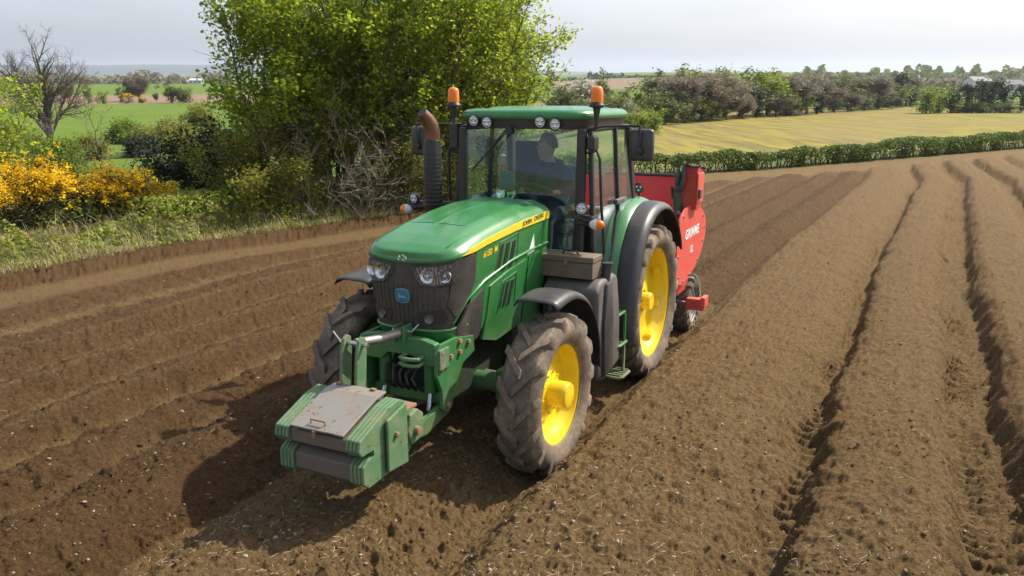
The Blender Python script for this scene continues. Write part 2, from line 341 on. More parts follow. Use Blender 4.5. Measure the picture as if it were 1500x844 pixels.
def H(X, Y, d=None):
    """true height of the smooth land"""
    if d is None: d = np.hypot(X, Y)
    x, yb = lateral(X, Y); s = hedge_s(X, Y)
    pl = -math.tan(tl) * np.clip(Y, -60, 260)
    r = pl + .0138 * np.clip(s, 0, 190)
    far = np.interp(d, [300, 600, 900, 1500, 3000, 9000], [-4.6, -3.5, 0, 4.5, 8, 8])
    r = r + (far - r) * sstep(190, 330, d)
    e = -yb - 11.0
    t = sstep(0, 34, e); lft = -4.5 + np.interp(d, [0, 1500, 9000], [0, 0, 2.])
    side = sstep(.02, .16, X / np.maximum(np.abs(Y), 1))      # right hand country beyond the hedge
    t = np.where(s > 0, np.maximum(t * (1 - side), 0), t)
    return r + (lft - r) * t
# profile across the drills and beds
PY = [-9.6, -9.2, -8.85, -8.6, -7.9, -7.15, -6.95, -6.75, -6.4, -6.1, -5.75, -5.45, -5.13, -4.8, -4.55, -4.3, -4.04, -3.75, -3.5, -3.25, -3.08, -2.98, -2.8, -2.5, -2.3, -2.1, -1.85, -1.6, -1.35, -1.1, -.93, -.78, -.66, -.5, -.2, .2, .5, .66, .78, .93, 1.06, 1.24, 1.45, 2.0, 2.35, 2.58, 2.76, 2.84, 2.96, 3.06, 3.17, 3.34, 3.6, 3.85, 3.98, 4.08, 4.3, 4.46, 4.57, 4.74, 4.9, 5.4, 5.6, 5.72, 6.0, 6.06, 6.2, 7.0, 7.3, 7.45, 7.7, 7.8, 8.0, 8.8, 9.1, 9.3, 9.5, 9.7, 10.6, 10.8, 11.1, 40]
PH = [0.1, 0.12, 0.16, 0.03, 0.0, 0.0, 0.06, 0.183, 0.085, 0.183, 0.256, 0.183, 0.061, 0.195, 0.268, 0.195, 0.073, 0.207, 0.268, 0.171, 0.043, 0.037, 0.171, 0.262, 0.244, 0.134, 0.22, 0.281, 0.244, 0.07, 0.0, 0.04, 0.12, 0.19, 0.21, 0.21, 0.19, 0.12, 0.04, 0.0, 0.06, 0.228, 0.27, 0.282, 0.258, 0.168, 0.06, 0.0, -0.012, 0.192, 0.246, 0.276, 0.276, 0.252, 0.144, -0.012, -0.024, -0.012, 0.204, 0.27, 0.276, 0.252, 0.144, -0.012, -0.012, 0.192, 0.264, 0.252, 0.144, 0.024, 0.024, 0.168, 0.24, 0.24, 0.12, 0.024, 0.024, 0.204, 0.204, 0.06, 0.204, 0.204]
QH = [(-1.2, .0), (-.95, .02), (-.7, .17), (-.5, .23), (-.3, .17), (0, .06), (.3, .17), (.5, .23), (.7, .17), (.95, .02), (1.06, .06)]
def field_h(X, Y, fine=True):
    x, yb = lateral(X, Y)
    yb = yb + dverge(x) * sstep(-5.6, -8.6, yb)
    wob = (fbm(x * .5, yb * .5, 3, 5) - .5) * .18 + (fbm(x * 2.6, yb * 2.6, 3, 6) - .5) * .085
    jag = (fbm(x * 6.5, yb * 3, 3, 7) - .5) * .125 * sstep(2.3, 2.7, yb) + (fbm(x * 5, yb * 4, 2, 8) - .5) * .12 * sstep(-1.2, -1.6, yb)
    yw = yb + np.where(np.abs(yb) < 1.15, wob * .3, wob + jag)
    h = np.interp(yw, PY, PH)
    hq = np.interp(yw, [q[0] for q in QH], [q[1] for q in QH])
    beh = sstep(-3.0, -3.9, x) * (np.abs(yb) < 1.06)
    h = h + (hq - h) * beh
    s = hedge_s(X, Y); head = sstep(-3.4, -1.8, s + (fbm(X * .6, Y * .6, 2, 9) - .5) * 1.5)
    h = h * (1 - head) + .10 * head
    moist_shade = np.maximum(sstep(-.88, -1.06, yb + (fbm(x * 2, yb * 2, 3, 21) - .5) * .22), beh * sstep(1.12, 1.0, yb))
    moist_shade = np.maximum(moist_shade, .55 * np.exp(-((yw - 4.62) / .10) ** 2)); moist_shade = np.maximum(moist_shade, .5 * np.exp(-((yw - 3.07) / .07) ** 2))  # shade of the steep furrow walls, painted in with the damp-soil tone
    moist_shade = moist_shade * np.where(yb < -1.1, .80 + .34 * fbm(x * .35, yb * 2.4, 3, 24), 1.)
    far_r = sstep(5.4, 8.5, yb) * .35
    pale = np.exp(-((yw + 3.03) / .10) ** 2) * .95 + sstep(-8.5, -8.15, yw) * sstep(-7.25, -7.6, yw) * .7
    for c, a_, w_ in ((-6.4, .55, .07), (-5.75, .35, .05), (-5.13, .6, .07), (-4.55, .3, .05), (-4.04, .6, .08), (-3.5, .25, .05), (-2.1, .35, .06)): pale = pale + a_ * np.exp(-((yw - c) / w_) ** 2) * (.7 + 1.1 * fbm(x * .8, yb * 3, 2, 23))
    pale = np.clip(np.maximum(pale, head * .9), 0, 1); moist_shade = moist_shade * (1 - head) 
    moist_shade = np.where((yw < -8.55) & (yw > -9.4), .85, moist_shade)
    grass = sstep(-9.25, -9.75, yb + (fbm(x * 1.2, yb * 1.2, 3, 31) - .5) * .9); grass = np.maximum(grass, sstep(-.3, .6, s))
    if fine:
        rough = np.where(moist_shade > .45, .92, .78)
        rough = np.where((yw < -7.2) & (yw > -8.5), .38, rough); rough = np.where((yw < -8.5) & (yw > -9.6), 1.7, rough)
        rough = rough + .7 * np.exp(-((yw - .62) / .2) ** 2) * (x > 2.6) + .55 * np.exp(-((yw - 4.5) / .22) ** 2) + .35 * np.exp(-((yw - 2.7) / .16) ** 2) + .5 * np.exp(-((yw - 3.05) / .08) ** 2)
        rough = rough * (1 - .5 * head)
        n = (fbm(x * 1.1, yb * 1.7, 3, 40) - .5) * .05
        b1 = np.abs(fbm(x * 6, yb * 6, 2, 50) - .5) * 2; b2 = np.abs(fbm(x * 15, yb * 15, 2, 60) - .5) * 2; b3 = vnoise(x * 42, yb * 42, 70); b4 = vnoise(x * 85, yb * 85, 71)
        lump = sstep(.66, .9, vnoise(x * 11, yb * 11, 80)) * .030 + sstep(.74, .95, vnoise(x * 24, yb * 24, 82)) * .016
        n = n + rough * (-(b1 - .3) * .036 - (b2 - .3) * .030 + (b3 - .5) * .024 + (b4 - .5) * .012 + lump)
        # raked streaks down the bed shoulder
        st = np.exp(-((yw - 2.5) / .22) ** 2); n = n + st * (vnoise(x * 16 + yb * 9, yb * 2.2, 90) - .5) * .045
        # tyre prints in the furrows
        for c, wd, A in ((2.90, .12, .050), (4.17, .15, .060), (5.85, .14, .04), (7.6, .14, .04)):
            u = yw - c; ph = (x + .55 * np.abs(u) + .16 * vnoise(x * 2.2, yb * 2.2, 95)) / .155
            tr = sstep(.35, .65, np.abs((ph % 1) - .5) * 2); n = n + np.exp(-(u / wd) ** 4) * (tr - .5) * A * (1 - head) * (.15 + 1.5 * sstep(.25, .75, fbm(x * 1.1, yb * 2, 2, 97)))
        h = h + n * (1 - grass * .6)
    h = h + grass * (.04 + .22 * sstep(-9.5, -10.5, yb) * (s < 0))
    return h, np.clip(moist_shade + far_r * 0, 0, 1), pale * (1 - grass), grass
def ground_z(X, Y):
    X = np.atleast_1d(np.asarray(X, float)); Y = np.atleast_1d(np.asarray(Y, float))
    return H(X, Y) + field_h(X, Y, False)[0]
nA, nR = 860, 570
tt = np.tan(np.linspace(rad(-41), rad(41), nA)); inv = np.linspace(1 / 3.0, 1 / 62., nR); inv = inv
YY = 1 / inv
Xg = tt[None, :] * YY[:, None]; Yg = np.repeat(YY[:, None], nA, 1)
xf, yf = Xg.ravel(), Yg.ravel()
hh, mo, pa, gr = field_h(xf, yf)
zz = H(xf, yf) + hh
ii = np.arange(nR * nA).reshape(nR, nA)
Fq = np.stack([ii[:-1, :-1], ii[:-1, 1:], ii[1:, 1:], ii[1:, :-1]], -1).reshape(-1, 4)
# beyond the verge and the hedge the farmland sheet takes over
sH = hedge_s(xf, yf); out = ((lateral(xf, yf)[1] < -16) | (sH > 3)).reshape(-1)
Fq = Fq[~out[Fq].all(1)]
used = np.unique(Fq); remap = np.full(nR * nA, -1); remap[used] = np.arange(len(used))
me = np_mesh('soil_field', np.c_[xf, yf, zz][used], remap[Fq], smooth=True)
for k, v in (('moist_shade', mo), ('pale', pa), ('grass', gr)): attr(me, k, v[used])
tag(link('soil_field', me, M['soil']), 'brown potato field of raised beds, drills and wheel furrows', kind='structure')
# farmland sheet to the horizon
dd = np.concatenate([[1.5], np.geomspace(4, 9000, 150)]); aa = np.linspace(-math.pi, math.pi, 433)
D, A = np.meshgrid(dd, aa, indexing='ij'); Xl, Yl = (D * np.sin(A)).ravel(), (D * np.cos(A)).ravel()
zl = H(Xl, Yl, D.ravel()); s = hedge_s(Xl, Yl); xl, yl = lateral(Xl, Yl); dl = D.ravel()
infield = ((s < 2.0) & (yl > -15.0) & (dl < 90)); zl = zl - np.where(infield, .25, 0) + (fbm(Xl / 30, Yl / 30, 3, 3) - .5) * .5 * sstep(60, 120, dl)
il = np.arange(D.size).reshape(D.shape); Fl = np.stack([il[:-1, :-1], il[:-1, 1:], il[1:, 1:], il[1:, :-1]], -1).reshape(-1, 4)
me = np_mesh('farmland', np.c_[Xl, Yl, zl], Fl, smooth=True)
ratio = Xl / np.maximum(Yl, 1e-3)
yel = ((s > 0) & (ratio > .02) & (Yl > 0) & (dl < 235)).astype(float)
plo = ((infield) & (dl < 90)).astype(float)
plo = np.maximum(plo, ((dl > 228) & (dl < 330) & (ratio < -.30) & (Yl > 0)) * 1.0)
plo = np.maximum(plo, ((dl > 420) & (dl < 800) & (ratio > .05) & (ratio < .16) & (Yl > 0)) * 1.0)
attr(me, 'yel', yel); attr(me, 'plo', plo)
tag(link('farmland', me, M['land']), 'green and yellow farmland reaching to the horizon', kind='structure')
# far moorland ridge
xs = np.linspace(-6500, 1500, 160); pr = 52 + 28 * fbm(xs / 1500, xs * 0, 4, 11) * 1.3; pr = pr * sstep(1400, -800, xs) - 8
V = []; 
for i, x in enumerate(xs):
    for j, (dy, f) in enumerate(((0, -.3), (300, .55), (700, .9), (1100, 1.0), (1700, .4), (2200, -.3))): V.append((x, 5200 + dy, pr[i] * f + (fbm(np.array([x / 260.]), np.array([j * 1.3]), 3, 4)[0] - .5) * 9 * (0 < j < 5)))
iv = np.arange(160 * 6).reshape(160, 6); Fh = np.stack([iv[:-1, :-1], iv[1:, :-1], iv[1:, 1:], iv[:-1, 1:]], -1).reshape(-1, 4)
tag(link('hills', np_mesh('hills', V, Fh, True), M['hill']), 'long low blue moorland ridge on the horizon', kind='structure')
# ------------------------------------------------------------------ tractor
def surf_pts(): pass
TR = empty('tractor', 'green farm tractor with yellow wheel rims crossing the ploughed field', 'tractor', m=ROOT_M)
WB = 2.72
def P_(name): # part of tractor as an Empty
    o = bpy.data.objects.new(name, None); COL.objects.link(o); o.parent = TR; o.empty_display_size = .1; return o
# --- bonnet surface: horizontal slices with a rounded square nose
def slice_at(z):
    xf = float(np.interp(z, [1.10, 1.2, 1.32, 1.6, 1.84, 1.93, 2.1], [3.30, 3.40, 3.45, 3.475, 3.455, 3.45, 3.30]))
    wd = float(np.interp(z, [1.10, 1.3, 1.6, 1.86, 1.96, 2.1], [.335, .37, .40, .425, .428, .43]))
    return xf, wd, 3.13
def S(q, z, off=0.0, side=1):       # q 0..1 nose centre to corner, 1..2 along the side to the cab
    xf, wd, xc = slice_at(z); n = 3.0
    def p(q):
        if q <= 1:
            a = q * math.pi / 2; return (xc + (xf - xc) * max(math.cos(a), 0) ** (2 / n), wd * max(math.sin(a), 0) ** (2 / n))
        return (xc - (q - 1) * (xc - 1.70), wd + (q - 1) * .03)
    x, y = p(q); x1, y1 = p(min(q + .004, 2)); x0, y0 = p(max(q - .004, 0)); tx, ty = x1 - x0, y1 - y0; l = math.hypot(tx, ty) or 1
    nx, ny = ty / l, -tx / l
    if q < .004: nx, ny = 1, 0
    return (x + nx * off, (y + ny * off) * side, z)
def Sx(x, z, off=0., side=1):      # side surface by x
    xf, wd, xc = slice_at(z)
    if x <= xc: return S(1 + (xc - x) / (xc - 1.70), z, off, side)
    lo, hi = 0., 1.
    for _ in range(30):
        m = (lo + hi) / 2
        if S(m, z)[0] > x: lo = m
        else: hi = m
    return S(lo, z, off, side)
def Sy(y, z, off=0.):              # nose surface by y
    sd = 1 if y >= 0 else -1; lo, hi = 0., 1.3; y = abs(y)
    for _ in range(30):
        m = (lo + hi) / 2
        if abs(S(m, z)[1]) < y: lo = m
        else: hi = m
    return S(lo, z, off, sd)
def slab(poly, fn, th, name, mat, parent, nsub=6):
    """polygon (u, z) mapped through fn(u, z, off) into a plate of thickness th"""
    bm = bmesh.new(); f = bm.faces.new([bm.verts.new((a, b, 0)) for a, b in poly])
    bmesh.ops.triangulate(bm, faces=[f]); bmesh.ops.subdivide_edges(bm, edges=bm.edges[:], cuts=nsub, use_grid_fill=True)
    top = {}; V = []; F = []
    for v in bm.verts: top[v] = len(V); V.append(fn(v.co.x, v.co.y, th))
    n = len(V)
    for v in bm.verts: V.append(fn(v.co.x, v.co.y, -.004))
    for fc in bm.faces: F.append([top[v] for v in fc.verts]); F.append([top[v] + n for v in fc.verts][::-1])
    for e in bm.edges:
        if len(e.link_faces) == 1: a, b = top[e.verts[0]], top[e.verts[1]]; F.append([a, b, b + n, a + n])
    bm.free(); mb = MB(); mb.faces(V, F); return mb.done(name, mat, parent, smooth=35)
def zedge(x): return float(np.interp(x, [1.7, 2.4, 3.0, 3.25, 3.48], [2.085, 2.055, 1.985, 1.945, 1.905]))
def zmid(x): return float(np.interp(x, [1.7, 2.2, 2.6, 2.95, 3.2, 3.35, 3.44, 3.48], [2.15, 2.152, 2.125, 2.075, 2.02, 1.972, 1.932, 1.906]))
bon = P_('bonnet')
# top skin
def top(u, v):
    q = u * 2; s = (v - .5) * 2; x, y, _ = S(q, 1.93, .012); y = y * s; a = abs(s)
    z = zedge(x) + (zmid(x) - zedge(x)) * (1 - a ** 3.2)
    if a > .86: z -= (a - .86) ** 2 * 1.6
    z += .007 * math.exp(-(y / .016) ** 2) * min(1, max(0, (3.45 - x) * 5))
    z += .012 * math.exp(-((abs(y) - .29) / .05) ** 2) * min(1, max(0, (3.40 - x) * 3))
    return (x, y, z)
mb = MB(); mb.grid(top, 64, 48); mb.done('top_skin', M['green'], bon, smooth=40)
# front lip of the bonnet and shoulder down to the side panel
def lip(sd):
    def fn(u, v):
        q = u * 2; x, y, _ = S(q, 1.93, .012, sd); zt = zedge(x) - .030; zb = float(np.interp(q, [0, .75, 1.02, 2], [1.835, 1.865, 1.90, 1.99]))
        k = S(q, zb, .012 + .004 * math.sin(v * math.pi), sd); z = zt + (zb - zt) * v; k2 = S(q, z, .012 + .005 * math.sin(v * math.pi), sd); return (k2[0], k2[1], z)
    return fn
mb = MB(); mb.grid(lip(1), 56, 8); mb.grid(lip(-1), 56, 8); mb.done('front_lip', M['green'], bon, smooth=50, weld=True)
# side panels
def fs(sd): return lambda x, z, off: Sx(x, z, off, sd)
for sd in (1, -1):
    up = [(3.06, 1.90), (2.4, 1.97), (1.72, 2.0), (1.72, 1.66), (2.2, 1.56), (2.6, 1.40), (2.86, 1.20), (3.0, 1.12), (3.12, 1.34), (3.10, 1.6)]
    sp = slab(up, fs(sd), .010, 'side_panel', M['green'], bon, 5)
    arc = [(3.36, 1.14), (3.30, 1.36), (3.16, 1.52), (2.9, 1.62), (2.45, 1.71), (2.0, 1.75), (1.72, 1.76)]
    mb = MB(); mb.tube([Sx(x, z, .013, sd) for x, z in arc], .012, 6); mb.done('raised_rib', M['green'], bon, smooth=60)
    low = [(2.80, 1.55), (2.45, 1.63), (2.14, 1.67), (2.14, 1.06), (2.60, 1.02), (2.84, 1.09)]
    slab(low, fs(sd), .020, 'lower_panel', M['green'], bon, 5)
    rr = [(2.10, 1.69), (1.72, 1.71), (1.72, .98), (2.0, .98), (2.10, 1.08)]
    slab(rr, fs(sd), .016, 'rear_lower_panel', M['green'], bon, 4)
    # dusty dark wedge beside the lamp and the lower wedge
    slab([(3.34, 1.86), (3.08, 1.885), (3.06, 1.64), (3.18, 1.50), (3.30, 1.40), (3.37, 1.5)], fs(sd), .016, 'corner_grille', M['grille'], bon, 5)
    slab([(3.28, 1.30), (3.14, 1.46), (2.90, 1.56), (2.90, 1.14), (3.10, 1.10), (3.25, 1.12)], fs(sd), .018, 'lower_grille', M['grille'], bon, 5)
    # vents: dark recesses with green bars
    for x0, x1, z0, z1, k in ((2.36, 2.70, 1.665, 1.90, 3), (2.36, 2.62, 1.33, 1.55, 3)):
        off = .012 if z0 > 1.6 else .022
        fr = [Sx(x0 - .03, z0 - .01, off, sd), Sx(x0 - .02, z1 + .04, off, sd), Sx(x1 - .03, z1 + .0, off, sd), Sx(x1 + .03, z0 - .05, off, sd)]
        mb = MB(); mb.tube(fr, .006, 5); mb.done('vent_rib', M['green'], bon, smooth=60)
        for i in range(k):
            xa = x0 + (x1 - x0) * (i + .15) / k; xb = xa + (x1 - x0) / k * .55; lean = .05
            mb = MB(); th = off + .003
            pts = [(xa, z1 - .01), (xb, z1 - .02), (xb + lean, z0 - .02), (xa + lean, z0 - .01)]
            V = [Sx(a, b, th, sd) for a, b in pts] + [Sx(a, b, .002, sd) for a, b in pts]
            mb.faces(V, [(0, 1, 2, 3), (4, 7, 6, 5), (0, 4, 5, 1), (1, 5, 6, 2), (2, 6, 7, 3), (3, 7, 4, 0)]); mb.done('vent_slot', M['black'], bon)
    # yellow stripe with the maker's name
    sp_ = [(3.29, 1.888), (3.14, 1.935), (2.9, 1.972), (2.4, 2.026), (1.73, 2.062), (1.73, 1.992), (2.4, 1.965), (2.9, 1.922), (3.1, 1.895)]
    slab(sp_, fs(sd), .0185, 'yellow_stripe', M['yellow_decal'], bon, 5)
    def put(txt, size, x, z, mat, off, slope=0, bold=.0, sx=1.0, sh=0, nm='lettering'):
        t = text_mesh(txt, size, bold, sh)
        for v in t.vertices:
            u = v.co.x * sx; xx = x - sd * u
            v.co = Vector(Sx(xx, z + v.co.y - (xx - x) * slope, off, sd))
        o = link(nm, t, mat, bon); return o
    put('JOHN', .060, 2.06 + sd * .125, 2.020 - sd * .0106, M['green_decal'], .0205, .085, .0015, 1.15); put('DEERE', .060, 2.06 - sd * .115, 2.020 + sd * .0098, M['green_decal'], .0205, .085, .0015, 1.15)
    put('6150', .074, 2.84 + sd * .043, 1.850 - sd * .004, M['yellow_decal'], .0125, .09, .002, .95, .1); put('M', .074, 2.84 - sd * .095, 1.850 + sd * .0085, M['yellow_decal'], .0125, .09, .002, .95, .1)
    slab([(2.13, 1.705), (1.99, 1.72), (2.03, 1.885)], fs(sd), .0135, 'warning_triangle', M['white_decal'], bon, 1)
# nose grille
def fz(y, z, off): return Sy(y, z, off)
grp = [(-.40, 1.845), (-.2, 1.85), (0, 1.85), (.2, 1.85), (.40, 1.845), (.395, 1.5), (.36, 1.32), (.2, 1.29), (0, 1.285), (-.2, 1.29), (-.36, 1.32), (-.395, 1.5)]
def front_panel(z0, z1, off, w0, w1, nz, name, mat, parent):
    def fn(u, v):
        z = z0 + (z1 - z0) * v; wy = w0 + (w1 - w0) * v; return Sy((u - .5) * 2 * wy, z, off)
    mb = MB(); mb.grid(fn, 40, nz); return mb.done(name, mat, parent, smooth=50)
nose = P_('nose_grille')
front_panel(1.29, 1.86, .004, .352, .415, 14, 'mesh_panel', M['grille'], nose)
for k in range(15):
    y = (k - 7) * .045; mb = MB(); mb.tube([Sy(y * (0.88 + .12 * i / 6), 1.30 + .37 * i / 6, .006) for i in range(7)], .0022, 4); mb.done('grille_bar', M['grille'], nose)
bump_ = P_('front_bumper')
front_panel(1.13, 1.30, .014, .335, .365, 6, 'bumper_skin', M['green'], bump_)
mb = MB(); mb.tube([Sy((i / 20 - .5) * .74, 1.30, .014) for i in range(21)], .012, 6); mb.done('bumper_edge', M['green'], bump_, smooth=60)
# headlamps
for sd in (1, -1):
    hl = bpy.data.objects.new('headlamp', None); COL.objects.link(hl); hl.parent = TR
    def fh(y, z, off, sd=sd):
        p = Sy(abs(y), z, off) if abs(y) < .40 else Sx(3.36 - (abs(y) - .40) * 1.2, z, off, 1)
        return (p[0], p[1] * sd, p[2])
    poly = [(.085, 1.815), (.25, 1.825), (.39, 1.845), (.425, 1.85), (.40, 1.74), (.37, 1.685), (.27, 1.665), (.165, 1.675), (.115, 1.74)]
    slab(poly, fh, .004, 'lamp_housing', M['lamp_dark'], hl, 4); slab([(a * .985 + .004, b * .985 + .026) for a, b in poly], fh, .034, 'lamp_cover', M['lens'], hl, 4)
    rim = [fh(a, b, .024) for a, b in poly + poly[:1]]; mb = MB(); mb.tube(rim, .008, 5); mb.done('lamp_bezel', M['black'], hl, smooth=60)
    for yy, r in ((.215, .050), (.335, .047)):
        c = Vector(fh(yy, 1.745, .006)); c2 = Vector(fh(yy + .01, 1.745, .020)); tg = (c2 - c).normalized(); nn = Vector((abs(tg.y), -tg.x * (1 if tg.y > 0 else -1), 0)); nn = Vector((1, .12 * sd, .02)).normalized()
        m4 = Matrix.Translation(c) @ nn.to_track_quat('Z', 'Y').to_matrix().to_4x4()
        mb = MB(); mb.lathe([(r * .25, -.012), (r * .7, -.004), (r, .012), (r * 1.12, .014), (r * 1.15, .002)], (0, 0, 0), 'z', 20); mb.bm.transform(m4); mb.done('reflector', M['reflector'], hl, smooth=50)
        mb = MB(); mb.lathe([(.0005, .016), (r * .22, .012), (r * .3, -.008)], (0, 0, 0), 'z', 14); mb.bm.transform(m4); mb.done('bulb', M['lampwhite'], hl, smooth=50)
    # fog lamp low in the grille
    cc = Vector(Sy(.215 * sd, 1.40, .012)); nn = Vector((1, .25 * sd, 0)).normalized(); m4 = Matrix.Translation(cc) @ nn.to_track_quat('Z', 'Y').to_matrix().to_4x4()
    fl = bpy.data.objects.new('fog_lamp', None); COL.objects.link(fl); fl.parent = TR
    pl_ = [(.11, 1.445), (.32, 1.47), (.335, 1.40), (.30, 1.355), (.13, 1.35)]
    slab([(a, b) for a, b in pl_], lambda y, z, off, sd=sd: (lambda p: (p[0], p[1] * sd, p[2]))(Sy(y, z, off)), .012, 'recess', M['black'], fl, 3)
    mb = MB(); mb.lathe([(.0005, .014), (.026, .010), (.034, .016), (.038, .004)], (0, 0, 0), 'z', 18); mb.bm.transform(m4); mb.done('lamp_face', M['bulb'], fl, smooth=50)
# badge with the leaping deer
bd = bpy.data.objects.new('badge', None); COL.objects.link(bd); bd.parent = TR
sh = [(-.052, .045), (0, .056), (.052, .045), (.060, 0), (.048, -.045), (0, -.056), (-.048, -.045), (-.060, 0)]
slab([(a * 1.08, 1.572 + b * 1.08) for a, b in sh], fz, .018, 'badge_rim', M['badge_edge'], bd, 1)
slab([(a, 1.572 + b) for a, b in sh], fz, .021, 'badge_field', M['blue_badge'], bd, 1)
deer = [(-.040, -.006), (-.020, .004), (.006, .003), (.018, .010), (.022, .034), (.027, .018), (.034, .012), (.042, .006), (.030, .003), (.026, -.008), (.040, -.020), (.030, -.020), (.014, -.012), (-.012, -.010), (-.024, -.010), (-.044, -.026), (-.036, -.012)]
mb = MB(); V = [Sy(-a, 1.572 + b, .0235) for a, b in deer]; mb.faces(V, [tuple(range(len(V)))]); mb.done('leaping_deer', M['badge_edge'], bd)
# bonnet panel gaps (thin dark lines)
def gap(pts, name='panel_gap'):
    mb = MB(); mb.tube([(x, y, zedge(x) + (zmid(x) - zedge(x)) * (1 - (abs(y) / .43) ** 3.2) + .012 * math.exp(-((abs(y) - .29) / .05) ** 2) * min(1, max(0, (3.40 - x) * 3)) + .0005) for x, y in pts], .0028, 4); mb.done(name, M['black'], bon)
gap([(2.95, -.36 + .72 * i / 16) for i in range(17)])
for sd in (1, -1): gap([(2.95 + .40 * i / 10, sd * (.36 - .035 * i / 10)) for i in range(11)])
# chipped paint on the nose of the bonnet
rc = random.Random(4)
for k in range(11):
    cy, cz, r0 = rc.gauss(0, .030), 1.885 + rc.gauss(0, .018), rc.uniform(.004, .011)
    pts = [(cy + r0 * rc.uniform(.5, 1.2) * math.cos(a), cz + 1.3 * r0 * rc.uniform(.5, 1.2) * math.sin(a)) for a in np.linspace(0, 2 * math.pi, 8)[:-1]]
    mb = MB(); mb.faces([Sy(a, b, .0185) for a, b in pts], [tuple(range(7))]); mb.done('paint_chip', M['white_decal'], bon)
# inner body: engine block, frame, axle
mb = MB(); mb.box(1.0, 3.28, -.24, .24, .62, 1.12, bev=.03); mb.box(.9, 2.2, -.33, .33, .55, 1.0, bev=.03); mb.done('engine_frame', M['under'], TR)
mb = MB(); mb.box(1.75, 3.26, -.32, .32, 1.08, 1.85, bev=.02); mb.done('engine_core', M['black'], TR)
mb = MB(); mb.box(-.35, 1.05, -.36, .36, .45, 1.15, bev=.04); mb.lathe([(.0, -.84), (.15, -.84), (.17, -.5), (.24, -.3), (.24, .3), (.17, .5), (.15, .84), (.0, .84)], (0, 0, .87), 'y', 24); mb.done('rear_axle', M['under'], TR, smooth=40)
mb = MB(); mb.lathe([(.0, -.80), (.10, -.80), (.12, -.60), (.085, -.45), (.085, -.22), (.17, -.14), (.17, .14), (.085, .22), (.085, .45), (.12, .60), (.10, .80), (0, .80)], (WB, 0, .68), 'y', 24)
mb.box(WB - .17, WB + .17, -.17, .17, .60, .98, bev=.03); mb.done('front_axle', M['green_dirty'], TR, smooth=40)
for sd in (1, -1):
    mb = MB(); mb.tube([(WB - .16, .10 * sd, .70), (WB - .16, .52 * sd, .69)], .028, 10); mb.tube([(WB - .16, .5 * sd, .69), (WB - .16, .70 * sd, .69)], .016, 8); mb.done('steering_ram', M['steel'], TR, smooth=40)
    mb = MB(); mb.box(2.55, 2.9, .56 * sd - .05, .56 * sd + .05, .58, .86, bev=.02); mb.done('axle_swivel', M['green_dirty'], TR)
# --- wheels
def tyre_mb(R, Wd, rr, nl, ky, side):
    mb = MB(); w2 = Wd / 2; lh = .042
    prof = [(rr, -w2 * .72), (rr + .03, -w2 * .86), (rr + (R - rr) * .40, -w2 * 1.04), (R - .12, -w2 * 1.02), (R - lh - .035, -w2 * .93), (R - lh, -w2 * .70), (R - lh + .004, 0), (R - lh, w2 * .70), (R - lh - .035, w2 * .93), (R - .12, w2 * 1.02), (rr + (R - rr) * .40, w2 * 1.04), (rr + .03, w2 * .86), (rr, w2 * .72)]
    mb.lathe(prof, (0, 0, 0), 'y', 72)
    def pt(th, r, y): return (r * math.cos(th), y, r * math.sin(th))
    for s in (1, -1):
        for i in range(nl):
            th0 = 2 * math.pi * (i + (.5 if s < 0 else 0)) / nl; st = []
            J = random.uniform(-.01, .01)
            for t, yv, rt, rb, hw in ((0, -.02, R, R - lh - .01, .032), (.3, w2 * .30, R + .001, R - lh - .01, .032), (.65, w2 * .66, R - .004, R - lh - .02, .036), (.9, w2 * .96, R - .022, R - lh - .06, .040), (1.0, w2 * 1.05, R - .075, R - .12, .034), (1.06, w2 * 1.045, R - .14, R - .17, .022)):
                th = th0 + J + ky * (t ** .85); dth = hw / R
                st.append([pt(th - dth * 1.25, rb, yv * s * (.97 if t > .85 else 1)), pt(th - dth, rt, yv * s), pt(th + dth, rt, yv * s), pt(th + dth * 1.35, rb, yv * s * (.97 if t > .85 else 1))])
            V = [v for q in st for v in q]; n = len(st); F = [(0, 1, 2, 3), tuple(4 * (n - 1) + k for k in (3, 2, 1, 0))]
            for j in range(n - 1):
                for k in range(3): F.append((4 * j + k, 4 * j + k + 1, 4 * j + k + 5, 4 * j + k + 4))
            mb.faces(V, F)
    return mb
